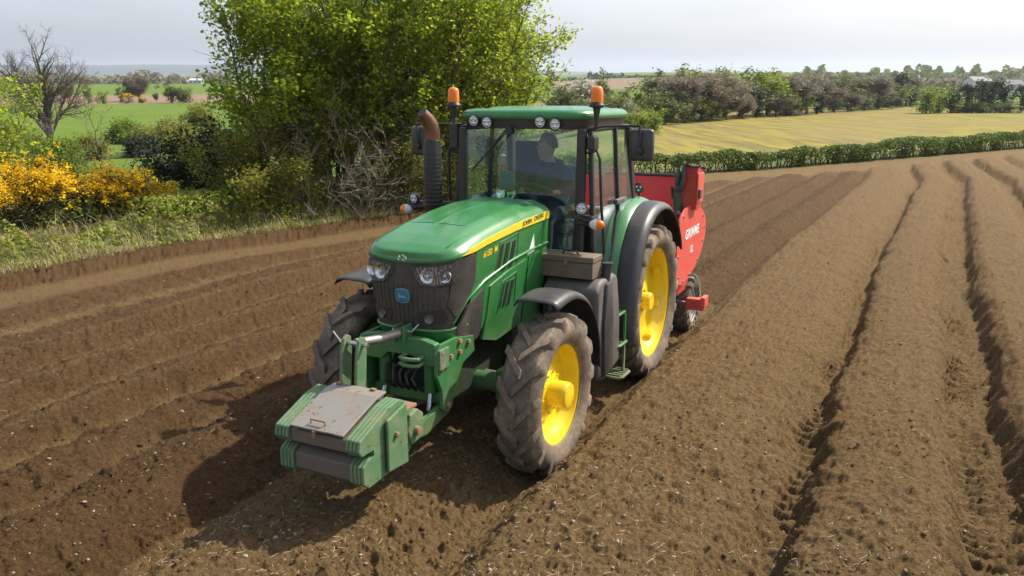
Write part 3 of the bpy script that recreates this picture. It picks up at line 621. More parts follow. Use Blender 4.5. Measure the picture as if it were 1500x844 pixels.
def wheel(c, R, Wd, rr, nl, ky, out, front):
    wl = bpy.data.objects.new('front_wheel' if front else 'rear_wheel', None); COL.objects.link(wl); wl.parent = TR; wl.location = c
    wl.rotation_euler = (0, rad(random.uniform(0, 20)), 0)
    t = tyre_mb(R, Wd, rr, nl, ky, out).done('tyre', M['rubber'], wl, smooth=38)
    o = out; w2 = Wd / 2
    if front:
        pr = [(rr + .008, o * w2 * .76), (rr + .024, o * w2 * .80), (rr + .022, o * w2 * .72), (rr - .012, o * w2 * .66), (rr - .018, o * w2 * .30), (rr - .05, o * w2 * .05), (rr - .055, -o * w2 * .10), (rr * .60, -o * w2 * .16), (.20, o * .02), (.10, o * .035)]
    else:
        pr = [(rr + .008, o * w2 * .76), (rr + .026, o * w2 * .80), (rr + .024, o * w2 * .72), (rr - .015, o * w2 * .64), (rr - .022, o * w2 * .25), (rr - .06, o * w2 * .0), (rr - .065, -o * w2 * .30), (rr * .72, -o * w2 * .40), (.32, -o * w2 * .2), (.20, -o * .02), (.12, 0)]
    mb = MB(); mb.lathe(pr, (0, 0, 0), 'y', 72); mb.lathe([(rr, -o * w2 * .76), (rr - .03, -o * w2 * .3), (rr - .05, -o * w2 * .1)], (0, 0, 0), 'y', 48); mb.done('rim', M['yellow'], wl, smooth=35)
    if front:
        mb = MB(); mb.lathe([(.0, o * .205), (.075, o * .205), (.102, o * .198), (.108, o * .185), (.112, o * .165), (.112, o * .02), (.155, o * .015), (.16, -o * .01)], (0, 0, 0), 'y', 32); mb.done('hub', M['yellow_hub'], wl, smooth=35)
        for k in range(10):
            a = 2 * math.pi * k / 10; mb = MB(); mb.lathe([(0, o * .045), (.011, o * .043), (.011, o * .008)], (.175 * math.cos(a), 0, .175 * math.sin(a)), 'y', 8); mb.done('wheel_nut', M['yellow_hub'], wl)
    else:
        mb = MB(); mb.lathe([(0, o * .10), (.09, o * .10), (.10, o * .08), (.10, -o * .02), (.19, -o * .03), (.2, -o * .06)], (0, 0, 0), 'y', 32); mb.done('hub', M['yellow_hub'], wl, smooth=35)
        for k in range(8):
            a = 2 * math.pi * (k + .5) / 8; mb = MB(); r0 = rr - .05
            mb.box(-.045, .045, -.015, .05, r0 - .06, r0, Matrix.Rotation(a, 4, 'Y'), bev=.008); mb.bm.transform(Matrix.Translation((0, -o * w2 * .05, 0))); mb.done('rim_lug', M['yellow'], wl)
    return wl
for sd in (1, -1):
    wheel((WB, .915 * sd, .672), .685, .345, .425, 15, .34, sd, True)
    wheel((0, .895 * sd, .855), .870, .360, .615, 19, .27, sd, False)
# --- cab
cab = P_('cab')
def tubeo(name, path, r, mat, par, seg=8, sm=50):
    mb = MB(); mb.tube(path, r, seg); return mb.done(name, mat, par, smooth=sm)
def pane(name, corners, th, par, mat=None):
    a, b, c, d = [Vector(v) for v in corners]; n = (b - a).cross(d - a).normalized() * th
    mb = MB(); V = [a, b, c, d, a + n, b + n, c + n, d + n]; mb.faces(V, [(0, 1, 2, 3), (4, 7, 6, 5), (0, 4, 5, 1), (1, 5, 6, 2), (2, 6, 7, 3), (3, 7, 4, 0)]); return mb.done(name, mat or M['glass'], par)
def post(name, p0, p1, sx, sy, par, mat):
    mb = MB(); a, b = Vector(p0), Vector(p1); V = []
    for p in (a, b): V += [p + Vector((dx * sx, dy * sy, 0)) for dx, dy in ((-1, -1), (1, -1), (1, 1), (-1, 1))]
    vs = mb.faces(V, [(0, 3, 2, 1), (4, 5, 6, 7)] + [(k, (k + 1) % 4, 4 + (k + 1) % 4, 4 + k) for k in range(4)]); mb._bev(vs, min(sx, sy) * .5); return mb.done(name, mat, par)
for sd in (1, -1):
    post('front_pillar', (1.40, .645 * sd, 1.15), (1.345, .645 * sd, 2.80), .035, .045, cab, M['black'])
    post('door_frame', (1.33, .79 * sd, 1.30), (1.285, .705 * sd, 2.80), .028, .022, cab, M['black'])
    post('middle_pillar', (.585, .765 * sd, 1.9), (.60, .71 * sd, 2.80), .018, .022, cab, M['black'])
    post('rear_pillar', (.02, .745 * sd, 1.75), (.16, .70 * sd, 2.80), .05, .04, cab, M['black'])
    tubeo('door_rail', [(1.30, .80 * sd, 1.30), (1.0, .805 * sd, 1.27), (.82, .79 * sd, 1.5), (.66, .77 * sd, 1.86), (.58, .765 * sd, 1.95)], .018, M['black'], cab)
    tubeo('top_rail', [(1.33, .70 * sd, 2.795), (.12, .685 * sd, 2.795)], .026, M['black'], cab)
    # door glass cut round the mudguard
    bmq = MB(); poly = [(1.31, 2.80), (.62, 2.80), (.60, 1.92), (.68, 1.84), (.84, 1.5), (1.0, 1.29), (1.31, 1.31)]
    def yg(z): return (.80 - (z - 1.3) * .062) * sd
    V = [(x, yg(z), z) for x, z in poly] + [(x, yg(z) - .006 * sd, z) for x, z in poly]; n = len(poly)
    bmq.faces(V, [tuple(range(n)), tuple(range(n, 2 * n))[::-1]] + [(i, (i + 1) % n, n + (i + 1) % n, n + i) for i in range(n)]); bmq.done('door_glass', M['glass'], cab)
    pane('quarter_glass', [(.575, .758 * sd, 1.93), (.08, .762 * sd, 1.93), (.19, .702 * sd, 2.77), (.585, .713 * sd, 2.77)], .005 * sd, cab)
    mb = MB(); mb.box(.50, .74, .78 * sd - .02, .78 * sd + .03, 2.02, 2.075, bev=.012); mb.done('door_handle', M['grey'], cab)
    tubeo('grab_rail', [(1.36, .70 * sd, 2.58), (1.36, .80 * sd, 2.60), (1.35, .83 * sd, 2.52), (1.31, .84 * sd, 2.1), (1.25, .86 * sd, 1.62), (1.27, .80 * sd, 1.48)], .014, M['black'], cab)
# curved windscreen
def ws(off):
    def fn(u, v):
        y = (u - .5) * 1.22; z = 1.18 + 1.60 * v; x = 1.425 - .055 * v + .045 * (1 - (2 * u - 1) ** 2) + off; return (x, y, z)
    return fn
mb = MB(); mb.grid(ws(0), 16, 6); mb.grid(ws(-.006), 16, 6); mb.done('windscreen', M['glass'], cab, smooth=60)
pane('rear_window', [(.10, -.66, 1.80), (.10, .66, 1.80), (.17, .64, 2.77), (.17, -.64, 2.77)], .005, cab)
mb = MB(); mb.box(.05, .12, -.70, .70, 1.72, 1.80, bev=.01); mb.box(.12, .2, -.66, .66, 2.76, 2.82, bev=.01); mb.done('rear_rail', M['black'], cab)
mb = MB(); mb.box(.0, 1.40, -.70, .70, 1.08, 1.16, bev=.02); mb.done('cab_floor', M['black_int'], cab)
mb = MB(); mb.box(.0, .10, -.68, .68, 1.1, 1.78, bev=.02); mb.done('cab_rear_wall', M['black_int'], cab)
mb = MB(); mb.box(1.28, 1.42, -.50, .50, 1.12, 1.62, bev=.05); mb.done('dash_cowl', M['black_int'], cab)
mb = MB(); mb.prism([(1.40, 1.14), (1.40, 1.24), (1.43, 1.24), (1.43, 1.14)], 1, -.66, .66); mb.done('screen_base', M['black'], cab)
# roof
roof = bpy.data.objects.new('roof', None); COL.objects.link(roof); roof.parent = TR
def roof_ring(r, z, n=5.0, seg=64, lobes=0):
    out = []
    for k in range(seg):
        a = 2 * math.pi * k / seg; c, s = math.cos(a), math.sin(a)
        x = .725 + .735 * r * math.copysign(abs(c) ** (2 / n), c); y = .735 * r * math.copysign(abs(s) ** (2 / n), s); 
        zz = z
        if lobes: zz = z - .020 * math.exp(-((abs(y) - .50) / .05) ** 2) * (1 if x > .3 else .4) + (.012 if x < 1.2 else 0) * (abs(y) < .45)
        out.append((x, y, zz))
    return out
rings = [(.955, 2.885, 0), (.985, 2.89, 0), (1.0, 2.91, 0), (.998, 2.938, 0), (.975, 2.962, 0), (.93, 2.978, 0), (.86, 2.985, 1), (.76, 2.99, 1), (.66, 2.992, 1), (.45, 2.998, 1), (.2, 3.0, 0)]
V = [v for r, z, l in rings for v in roof_ring(r, z, 5.0, 64, l)]; m_ = 64
F = [(i * m_ + k, i * m_ + (k + 1) % m_, (i + 1) * m_ + (k + 1) % m_, (i + 1) * m_ + k) for i in range(len(rings) - 1) for k in range(m_)] + [tuple(range((len(rings) - 1) * m_, len(rings) * m_))] + [tuple(range(m_))[::-1]]
mb = MB(); mb.faces(V, F); mb.done('roof_shell', M['green'], roof, smooth=40)
rings = [(.90, 2.795), (.95, 2.80), (.965, 2.895)]
V = [v for r, z in rings for v in roof_ring(r, z)]; F = [(i * m_ + k, i * m_ + (k + 1) % m_, (i + 1) * m_ + (k + 1) % m_, (i + 1) * m_ + k) for i in range(2) for k in range(m_)] + [tuple(range(m_))[::-1]]
mb = MB(); mb.faces(V, F); mb.done('roof_header', M['black'], roof, smooth=40)
def round_lamp(c, nrm, r, par, name='work_lamp', face='lampwhite', case='black', dep=.06):
    o = bpy.data.objects.new(name, None); COL.objects.link(o); o.parent = par
    m4 = Matrix.Translation(c) @ Vector(nrm).normalized().to_track_quat('Z', 'Y').to_matrix().to_4x4()
    mb = MB(); mb.lathe([(0, -dep), (r * .7, -dep), (r * 1.08, -dep * .3), (r * 1.1, .012), (r * .98, .016), (r * .94, .004)], (0, 0, 0), 'z', 24); mb.bm.transform(m4); mb.done('lamp_case', M[case], o, smooth=40)
    mb = MB(); mb.lathe([(0, .010), (r * .6, .008), (r * .95, .003)], (0, 0, 0), 'z', 24); mb.bm.transform(m4); mb.done('lamp_lens', M[face], o, smooth=60)
    for k in range(3):
        a = 2 * math.pi * k / 3 + .5; mb = MB(); mb.lathe([(0, .019), (r * .2, .017), (r * .32, .004)], (r * .48 * math.cos(a), r * .48 * math.sin(a), 0), 'z', 10); mb.bm.transform(m4); mb.done('reflector', M['reflector'], o, smooth=60)
for y, z in ((-.475, 2.872), (-.325, 2.856), (.25, 2.866), (.405, 2.846)): round_lamp((1.452 - abs(y) * .02, y, z), (1, .0, -.12), .056, TR)
# wiper
tubeo('wiper', [(1.475, -.09, 2.80), (1.495, -.30, 2.56), (1.485, -.485, 2.375)], .009, M['black'], TR)
tubeo('wiper', [(1.47, -.06, 2.80), (1.488, -.28, 2.575)], .007, M['black'], TR)
mb = MB(); mb.lathe([(0, .03), (.035, .03), (.04, -.03)], (1.455, -.07, 2.78), 'x', 14); mb.done('wiper_motor', M['black'], TR, smooth=40)
# beacons
for sd in (1, -1):
    b = bpy.data.objects.new('beacon', None); COL.objects.link(b); b.parent = TR; x, y = 1.32, .775 * sd
    mb = MB(); mb.tube([(x, y - .10 * sd, 2.80), (x, y - .02 * sd, 2.80), (x, y, 2.84), (x, y, 2.99)], [.018, .018, .018, .018], 10); mb.tube([(x, y, 2.90), (x, y, 3.0)], [.022, .038], 12); mb.done('stalk', M['black'], b, smooth=50)
    mb = MB(); mb.lathe([(0, 2.995), (.045, 2.995), (.072, 3.005), (.074, 3.022), (.060, 3.045), (.056, 3.055), (0, 3.055)], (x, y, 0), 'z', 24); mb.done('beacon_base', M['black'], b, smooth=35)
    mb = MB(); mb.lathe([(.058, 3.05), (.059, 3.09), (.056, 3.15), (.049, 3.178), (.030, 3.192), (0, 3.196)], (x, y, 0), 'z', 24); mb.done('beacon_lens', M['amber'], b, smooth=60)
# mirrors
for sd in (1, -1):
    m = bpy.data.objects.new('mirror', None); COL.objects.link(m); m.parent = TR; x = 1.12 if sd > 0 else 1.30
    y0, y1 = (1.04, 1.275) if sd > 0 else (-1.10, -1.30)
    ym = (y0 + y1) / 2; mb = MB(); mb.box(x - .06, x + .03, min(y0, y1), max(y0, y1), 2.50, 2.80, bev=.03); mb.done('mirror_shell', M['fender'], m, smooth=60)
    mb = MB(); mb.box(x - .066, x - .061, min(y0, y1) + .025, max(y0, y1) - .025, 2.525, 2.775); mb.done('mirror_glass', M['reflector'], m)
    tubeo('mirror_arm', [(1.32, .70 * sd, 2.80), (1.24, .82 * sd, 2.825), (x + .05, ym - .06 * sd, 2.83), (x + .06, ym, 2.83), (x + .065, ym, 2.81), (x + .06, ym, 2.60)], .013, M['black'], m)
    mb = MB(); mb.lathe([(0, .05), (.03, .045), (.04, 0)], (x + .028, ym, 2.60), 'x', 16); mb.done('mirror_pivot', M['black'], m, smooth=50)
mb = MB(); mb.box(1.24, 1.38, .70, .78, 2.60, 2.74, bev=.02); mb.done('mirror_bracket', M['black'], TR)
mb = MB(); mb.box(1.24, 1.38, -.80, -.70, 2.58, 2.84, bev=.02); mb.done('mirror_bracket', M['black'], TR)
# exhaust
ex = bpy.data.objects.new('exhaust', None); COL.objects.link(ex); ex.parent = TR; exx, exy = 1.93, -.66
mb = MB(); mb.lathe([(0, 1.60), (.075, 1.60), (.075, 2.02), (.088, 2.04), (.088, 2.62), (.080, 2.66), (.080, 2.69), (.06, 2.70), (.0, 2.70)], (exx, exy, 0), 'z', 28); mb.done('muffler', M['black'], ex, smooth=35)
for k in range(13):
    for j in range(1): mb = MB(); mb.lathe([(.0885, 0), (.091, .006), (.0885, .012)], (exx, exy, 2.08 + k * .04), 'z', 28); mb.done('heat_shield_ring', M['black'], ex, smooth=50)
mb = MB(); mb.tube([(exx - .01, exy, 2.68), (exx - .01, exy, 2.76), (exx + .01, exy - .005, 2.83), (exx + .06, exy - .02, 2.90), (exx + .12, exy - .035, 2.955)], [.070, .073, .072, .064, .050], 18, cap=False); mb.done('tail_pipe', M['exhaust'], ex, smooth=60)
mb = MB(); mb.tube([(exx + .055, exy - .018, 2.895), (exx + .119, exy - .0345, 2.954)], [.046, .047], 14); mb.done('pipe_mouth', M['black'], ex)
mb = MB(); mb.box(1.80, 2.05, -.66, -.42, 1.62, 1.70, bev=.02); mb.done('exhaust_bracket', M['black'], ex)
# lamp clusters on arms each side of the bonnet
arm = tubeo('lamp_arm', [(1.42, -.62, 2.02), (1.55, -.80, 2.03), (1.58, -1.12, 1.99)], .038, M['black'], TR, 10)
round_lamp((1.62, -1.09, 2.085), (1, -.1, -.05), .052, TR)
mb = MB(); mb.box(1.52, 1.60, -1.20, -1.02, 1.97, 2.06, bev=.02); mb.done('lamp_bracket', M['black'], TR)
def indicator(c, sd):
    o = bpy.data.objects.new('indicator', None); COL.objects.link(o); o.parent = TR
    def half(name, a0, a1, mat):
        def fn(u, v):
            th = a0 + (a1 - a0) * u; ph = math.pi * v
            return (c[0] + .05 * math.sin(ph) * math.cos(th), c[1] + .075 * math.sin(ph) * math.sin(th), c[2] + .052 * math.cos(ph))
        mb = MB(); mb.grid(fn, 12, 12); mb.done(name, mat, o, smooth=60)
    half('clear_lens', -math.pi / 2 if sd > 0 else .15, .15 if sd > 0 else math.pi / 2, M['lampwhite']); half('amber_lens', .15 if sd > 0 else -math.pi / 2, math.pi / 2 if sd > 0 else .15, M['amber'])
    half('lamp_back', math.pi / 2, 3 * math.pi / 2, M['black'])
indicator((1.60, -1.20, 1.965), -1)
tubeo('lamp_arm', [(1.40, .66, 1.97), (1.50, .70, 1.97), (1.52, .90, 1.94)], .034, M['black'], TR, 10)
mb = MB(); mb.box(1.42, 1.53, .64, .84, 1.90, 2.0, bev=.025); mb.done('lamp_bracket', M['black'], TR)
round_lamp((1.56, .735, 2.075), (1, .15, .02), .055, TR); indicator((1.57, .895, 1.935), 1)
# --- rear mudguards
RP = [(-.93, 1.36), (-.86, 1.52), (-.70, 1.72), (-.48, 1.875), (-.22, 1.965), (.06, 1.985), (.34, 1.93), (.58, 1.79), (.76, 1.58), (.88, 1.32), (.945, 1.05), (.965, .80), (.93, .56)]
def smooth_prof(P, k=4):
    P = np.array(P); t = np.arange(len(P)); tt = np.linspace(0, len(P) - 1, (len(P) - 1) * k + 1); out = []
    for u in tt:
        i = int(min(max(math.floor(u), 0), len(P) - 2)); f = u - i; p = [P[max(i - 1, 0)], P[i], P[i + 1], P[min(i + 2, len(P) - 1)]]
        out.append(tuple(.5 * ((2 * p[1]) + (-p[0] + p[2]) * f + (2 * p[0] - 5 * p[1] + 4 * p[2] - p[3]) * f * f + (-p[0] + 3 * p[1] - 3 * p[2] + p[3]) * f ** 3)))
    return out
RS = smooth_prof(RP)
for sd in (1, -1):
    fd = bpy.data.objects.new('rear_mudguard', None); COL.objects.link(fd); fd.parent = TR
    def fg(u, v):
        i = u * (len(RS) - 1); x, z = RS[int(round(i))]; y = .56 + .335 * v; bul = .03 * math.sin(v * math.pi * .9); cx = .02
        dx, dz = x - cx, z - .87; l = math.hypot(dx, dz); k = .02 - .05 * v ** 3 + bul; return (x + dx / l * k, y * sd, z + dz / l * k)
    mb = MB(); mb.grid(fg, len(RS) - 1, 8); o = mb.done('green_guard', M['green'], fd, smooth=60); md = o.modifiers.new('s', 'SOLIDIFY'); md.thickness = .02; md.offset = -1
    def fe(u, v):
        i = u * (len(RS) - 1); x, z = RS[int(round(i))]; y = .865 + .235 * v; dx, dz = x - .02, z - .87; l = math.hypot(dx, dz)
        k = .0 - .015 * (v * 2 - .6) ** 2 - (.05 * max(0, v - .78) ** 1.0 / .22); return (x + dx / l * k, y * sd, z + dz / l * k)
    mb = MB(); mb.grid(fe, len(RS) - 1, 10); o = mb.done('black_extension', M['fender'], fd, smooth=60); md = o.modifiers.new('s', 'SOLIDIFY'); md.thickness = .022; md.offset = -1
    # inner wall between cab and wheel
    wl_ = [p for p in RS if p[0] > -.8]; mb = MB(); mb.prism(wl_ + [(.80, .55), (.5, 1.0), (-.3, 1.1), (-.7, 1.35)], 1, .575 * sd, .60 * sd); mb.done('inner_wall', M['green'], fd)
# round reflector lamp on the rear guard
round_lamp((-.30, .70, 2.09), (1, .2, .1), .055, TR, 'rear_work_lamp', 'bulb'); tubeo('lamp_stalk', [(-.33, .70, 1.95), (-.34, .70, 2.06)], .014, M['black'], TR)
# --- front mudguards
for sd in (1, -1):
    fd = bpy.data.objects.new('front_mudguard', None); COL.objects.link(fd); fd.parent = TR
    def ff(u, v):
        a = rad(74 + 106 * u); r = .845 + .03 * math.sin(u * 3.1); y = .70 + .40 * v; k = -.035 * (2 * v - 1) ** 4 - (.03 if v < .001 or v > .999 else 0); ext = .04 * max(0, .12 - u) / .12
        return (WB + (r + k + ext) * math.cos(a), y * sd, .68 + (r + k) * math.sin(a) + ext * .5)
    mb = MB(); mb.grid(ff, 28, 12); o = mb.done('guard_skin', M['fender'], fd, smooth=60); md = o.modifiers.new('s', 'SOLIDIFY'); md.thickness = .012; md.offset = -1
    mb = MB(); mb.box(WB - .33, WB - .28, min(.50 * sd, .74 * sd), max(.50 * sd, .74 * sd), .90, .95, bev=.01); mb.tube([(WB - .30, .66 * sd, .92), (WB - .40, .72 * sd, 1.2), (WB - .30, .76 * sd, 1.46), (WB - .05, .80 * sd, 1.49), (WB - .05, 1.02 * sd, 1.49)], .016, 8); mb.done('guard_bracket', M['black'], fd)
# --- tank, filler, steps (near side) and battery box (far side)
tk = bpy.data.objects.new('fuel_tank', None); COL.objects.link(tk); tk.parent = TR
mb = MB(); mb.prism([(1.84, 1.36), (1.72, 1.44), (1.36, 1.45), (1.26, 1.40), (1.16, 1.0), (1.14, .50), (1.62, .42), (1.80, .50), (1.82, .80)], 1, .46, 1.02, bev=.045); mb.done('tank_body', M['grey'], tk, smooth=45)
mb = MB(); mb.prism([(1.70, 1.0), (1.66, 1.40), (1.52, 1.40), (1.46, 1.0), (1.44, .52), (1.68, .48)], 1, 1.0, 1.05, bev=.02); mb.done('tank_cover', M['fender'], tk, smooth=45)
mb = MB(); mb.tube([(1.54, .97, 1.36), (1.535, .99, 1.50), (1.53, 1.0, 1.565)], [.050, .047, .045], 18, cap=False); mb.tube([(1.53, 1.0, 1.56), (1.53, 1.0, 1.575)], [.052, .052], 18); mb.done('filler_neck', M['fender'], tk, smooth=40)
mb = MB(); mb.lathe([(0, 1.578), (.036, 1.578), (.036, 1.572)], (1.53, 1.0, 0), 'z', 18); mb.done('filler_cap', M['black'], tk)
mb = MB(); mb.box(1.15, 1.80, -1.0, -.46, .50, 1.30, bev=.05); mb.done('battery_box', M['grey'], TR, smooth=45)
st = bpy.data.objects.new('access_steps', None); COL.objects.link(st); st.parent = TR
mb = MB(); mb.prism([(1.16, .30), (1.10, .30), (.99, 1.25), (1.14, 1.28)], 1, .74, .765); mb.done('step_side', M['green_dirty'], st)
mb = MB(); mb.prism([(1.02, .30), (.98, .30), (.955, .95), (1.0, .95)], 1, 1.0, 1.02); mb.done('step_side', M['green_dirty'], st)
for z, yo in ((.34, 1.07), (.66, 1.03), (.97, 1.0)):
    sp = bpy.data.objects.new('step', None); COL.objects.link(sp); sp.parent = st
    mb = MB(); mb.tube([(1.22, .72, z), (1.24, yo - .03, z), (1.20, yo, z), (.98, yo, z), (.95, yo - .03, z), (.95, .72, z)], .016, 8); mb.done('step_frame', M['green_dirty'], sp, smooth=50)
    for k in range(4): mb = MB(); mb.box(.99 + k * .055, 1.015 + k * .055, .74, yo - .01, z - .012, z + .012); mb.done('tread_bar', M['green_dirty'], sp)
# --- inside the cab
seat = bpy.data.objects.new('driver_seat', None); COL.objects.link(seat); seat.parent = TR
mb = MB(); mb.box(.35, .86, -.25, .25, 1.68, 1.80, bev=.045); mb.done('cushion', M['seatcloth'], seat, smooth=50)
mb = MB(); mb.box(-.05, .06, -.24, .24, 0, .62, bev=.045); mb.bm.transform(Matrix.Translation((.34, 0, 1.76)) @ Matrix.Rotation(rad(-8), 4, 'Y')); mb.done('backrest', M['seatcloth'], seat, smooth=50)
mb = MB(); mb.box(.42, .80, -.20, .20, 1.15, 1.69, bev=.03); mb.done('seat_base', M['black_int'], seat)
for sd in (1, -1): mb = MB(); mb.box(.42, .80, .29 * sd - .04, .29 * sd + .04, 1.93, 1.99, bev=.02); mb.tube([(.48, .29 * sd, 1.7), (.46, .29 * sd, 1.95)], .02, 8); mb.done('armrest', M['seatcloth'], seat)
sw = bpy.data.objects.new('steering_wheel', None); COL.objects.link(sw); sw.parent = TR; SWC = Vector((1.02, 0, 2.15)); SWM = Matrix.Translation(SWC) @ Matrix.Rotation(rad(-28), 4, 'Y')
mb = MB(); mb.tube([(.20 * math.cos(a), .20 * math.sin(a), 0) for a in np.linspace(0, 2 * math.pi, 33)], .015, 8, cap=False); mb.bm.transform(SWM); mb.done('wheel_rim', M['black'], sw, smooth=60)
for a in (90, 210, 330): mb = MB(); mb.tube([(0, 0, -.02), (.2 * math.cos(rad(a)), .2 * math.sin(rad(a)), 0)], .013, 6); mb.bm.transform(SWM); mb.done('spoke', M['black'], sw)
mb = MB(); mb.tube([SWC, (1.22, 0, 1.62)], [.035, .06], 10); mb.done('steering_column', M['black_int'], sw)
mb = MB(); mb.box(1.12, 1.15, -.34, -.18, 2.16, 2.36, bev=.012); mb.done('monitor', M['screen'], TR); tubeo('monitor_arm', [(1.14, -.26, 2.18), (1.20, -.28, 1.9), (1.30, -.28, 1.5)], .012, M['black'], TR)
mb = MB(); mb.box(1.34, 1.345, -.56, -.48, 2.02, 2.12); mb.done('tax_disc', M['paper'], TR)
mb = MB(); mb.box(.3, .9, -.68, -.40, 1.16, 1.80, bev=.05); mb.done('side_console', M['black_int'], TR)
mb = MB(); mb.box(.16, .22, -.62, -.30, 1.9, 2.62, bev=.02); mb.done('coat_on_hook', M['jacket'], TR)
# --- front linkage
fl = bpy.data.objects.new('front_linkage', None); COL.objects.link(fl); fl.parent = TR
plt = [(3.02, 1.18), (3.30, 1.235), (3.54, 1.235), (3.60, 1.17), (3.60, .99), (3.52, .86), (3.52, .70), (3.46, .655), (3.38, .68), (3.33, .84), (3.20, 1.0), (3.0, 1.04)]
for sd in (1, -1):
    mb = MB(); mb.prism(plt, 1, .345 * sd, .375 * sd, bev=.006); mb.done('side_plate', M['green_dirty'], fl)
    for x, z in ((3.54, 1.17), (3.54, 1.05), (3.26, 1.19), (3.26, 1.10), (3.12, 1.15), (3.46, .72), (3.40, 1.10)):
        mb = MB(); mb.lathe([(0, .400 * sd), (.022, .396 * sd), (.024, .376 * sd)], (x, 0, z), 'y', 6); mb.done('bolt', M['rust'], fl)
    mb = MB(); mb.box(3.44, 3.58, .376 * sd - .004, .376 * sd + .018 * sd, 1.04, 1.20, bev=.004); mb.done('plate_pad', M['green_weight'], fl)
    mb = MB(); mb.lathe([(0, .80), (.048, .80), (.052, .82), (.052, 1.08), (.044, 1.10), (0, 1.10)], (3.44, .215 * sd, 0), 'z', 18); mb.done('lift_cylinder', M['green_dirty'], fl, smooth=40)
    tubeo('ram_rod', [(3.44, .215 * sd, .81), (3.50, .23 * sd, .66)], .022, M['chrome'], fl)
    mb = MB(); mb.prism([(3.32, .70), (3.46, .72), (3.75, .66), (3.97, .74), (4.0, .68), (3.96, .58), (3.70, .55), (3.36, .62)], 1, .285 * sd, .335 * sd, bev=.01); mb.done('lower_arm', M['green_dirty'], fl)
    mb = MB(); mb.prism([(3.84, .62), (3.84, .80), (3.92, .86), (4.02, .84), (4.05, .72), (4.0, .60)], 1, .325 * sd, .40 * sd, bev=.012); mb.done('claw_hook', M['green_weight'], fl)
    mb = MB(); mb.lathe([(0, .44 * sd), (.032, .435 * sd), (.036, .40 * sd), (.036, .25 * sd)], (3.95, 0, .70), 'y', 12); mb.done('claw_pin', M['rust'], fl, smooth=40)
mb = MB(); mb.prism([(-.344, 1.06), (-.344, 1.24), (-.22, 1.27), (.22, 1.27), (.344, 1.24), (.344, 1.06), (.22, 1.06), (.14, 1.14), (-.10, 1.14), (-.16, 1.06)], 0, 3.50, 3.575, bev=.01); mb.done('cross_beam', M['green_dirty'], fl)
mb = MB(); mb.box(3.36, 3.44, -.34, .34, .70, .80, bev=.02); mb.done('rear_crossbar', M['green_dirty'], fl)
tubeo('tow_hitch', [(3.575, .08, 1.13), (3.66, .08, 1.13), (3.68, .13, 1.13), (3.68, .19, 1.13), (3.66, .24, 1.13), (3.575, .24, 1.13)], .016, M['green_weight'], fl)
tubeo('tow_hitch', [(3.575, .08, 1.08), (3.66, .08, 1.08), (3.68, .13, 1.08), (3.68, .19, 1.08), (3.66, .24, 1.08), (3.575, .24, 1.08)], .016, M['green_weight'], fl)
tubeo('top_link', [(3.55, .03, 1.30), (3.80, .0, 1.305), (4.02, -.06, 1.325)], [.038, .034, .034], M['steel'], fl, 12)
mb = MB(); mb.box(3.48, 3.60, -.02, .0, 1.22, 1.36, bev=.006); mb.box(3.48, 3.60, .06, .08, 1.22, 1.36, bev=.006); mb.done('top_link_bracket', M['green_dirty'], fl)
tubeo('link_pin', [(3.55, -.05, 1.31), (3.55, .11, 1.31)], .016, M['chrome'], fl); tubeo('safety_pin', [(3.55, .12, 1.31), (3.52, .17, 1.37)], .006, M['chrome'], fl)
# hoses under the nose
for k in range(5):
    tubeo('hydraulic_hose', [(3.3, .05 * k - .12, 1.05), (3.5, .06 * k - .16, .98 - .02 * k), (3.52, .07 * k - .16, .86), (3.38, .06 * k - .10, .74), (3.1, .03 * k, .72)], .013, M['black'], fl)
# ------------------------------------------------------------------ front weight block
WG = empty('weight_block', 'green stepped front weight block with rusty steel lid on the tractor linkage', 'weight', m=ROOT_M)
yc = .045
def plate(y0, y1, kind, name, mat):
    if kind: P = [(4.10, .985), (4.16, 1.015), (4.30, .995), (4.625, .872), (4.640, .80), (4.61, .755), (4.47, .768), (4.47, .715), (4.54, .71), (4.60, .675), (4.60, .55), (4.545, .505), (4.10, .53)]
    else: P = [(4.10, .96), (4.20, .965), (4.62, .83), (4.60, .75), (4.20, .78), (4.10, .78)]
    mb = MB(); mb.prism(P, 1, y0, y1, bev=.007); return mb.done(name, mat, WG)
for sd in (1, -1):
    for k in range(4):
        a = yc + sd * (.243 + k * .031); b = a + sd * .026; plate(min(a, b), max(a, b), 1, 'weight_plate', M['green_weight'])
    mb = MB(); mb.prism([(4.13, .56), (4.13, .90), (4.02, .92), (3.97, .86), (3.97, .58), (4.05, .52)], 1, yc + sd * .30 - .03, yc + sd * .30 + .03, bev=.01); mb.done('hanger_bracket', M['green_weight'], WG)
    mb = MB(); mb.prism([(4.36, .55), (4.36, .93), (4.12, .985), (4.12, .53)], 1, min(yc + sd * .376, yc + sd * .40), max(yc + sd * .376, yc + sd * .40), bev=.008); mb.done('cheek_plate', M['green_weight'], WG)
    mb = MB(); mb.lathe([(0, yc + sd * .425), (.02, yc + sd * .42), (.022, yc + sd * .39)], (4.27, 0, .80), 'y', 6); mb.done('bolt', M['rust'], WG)
    mb = MB(); mb.box(3.98, 4.12, yc + sd * .33 - .06, yc + sd * .33 + .06, .905, .93, bev=.004); mb.done('rusty_pad', M['rust'], WG)
mb = MB(); mb.prism([(4.16, .55), (4.16, .80), (4.53, .70), (4.585, .665), (4.585, .555), (4.545, .52)], 1, yc - .239, yc + .239, bev=.01); mb.done('core_box', M['block'], WG)
mb = MB(); mb.prism([(4.14, .80), (4.14, .985), (4.22, .985), (4.61, .852), (4.61, .765), (4.24, .79)], 1, yc - .238, yc + .238, bev=.006); mb.done('tray', M['block'], WG)
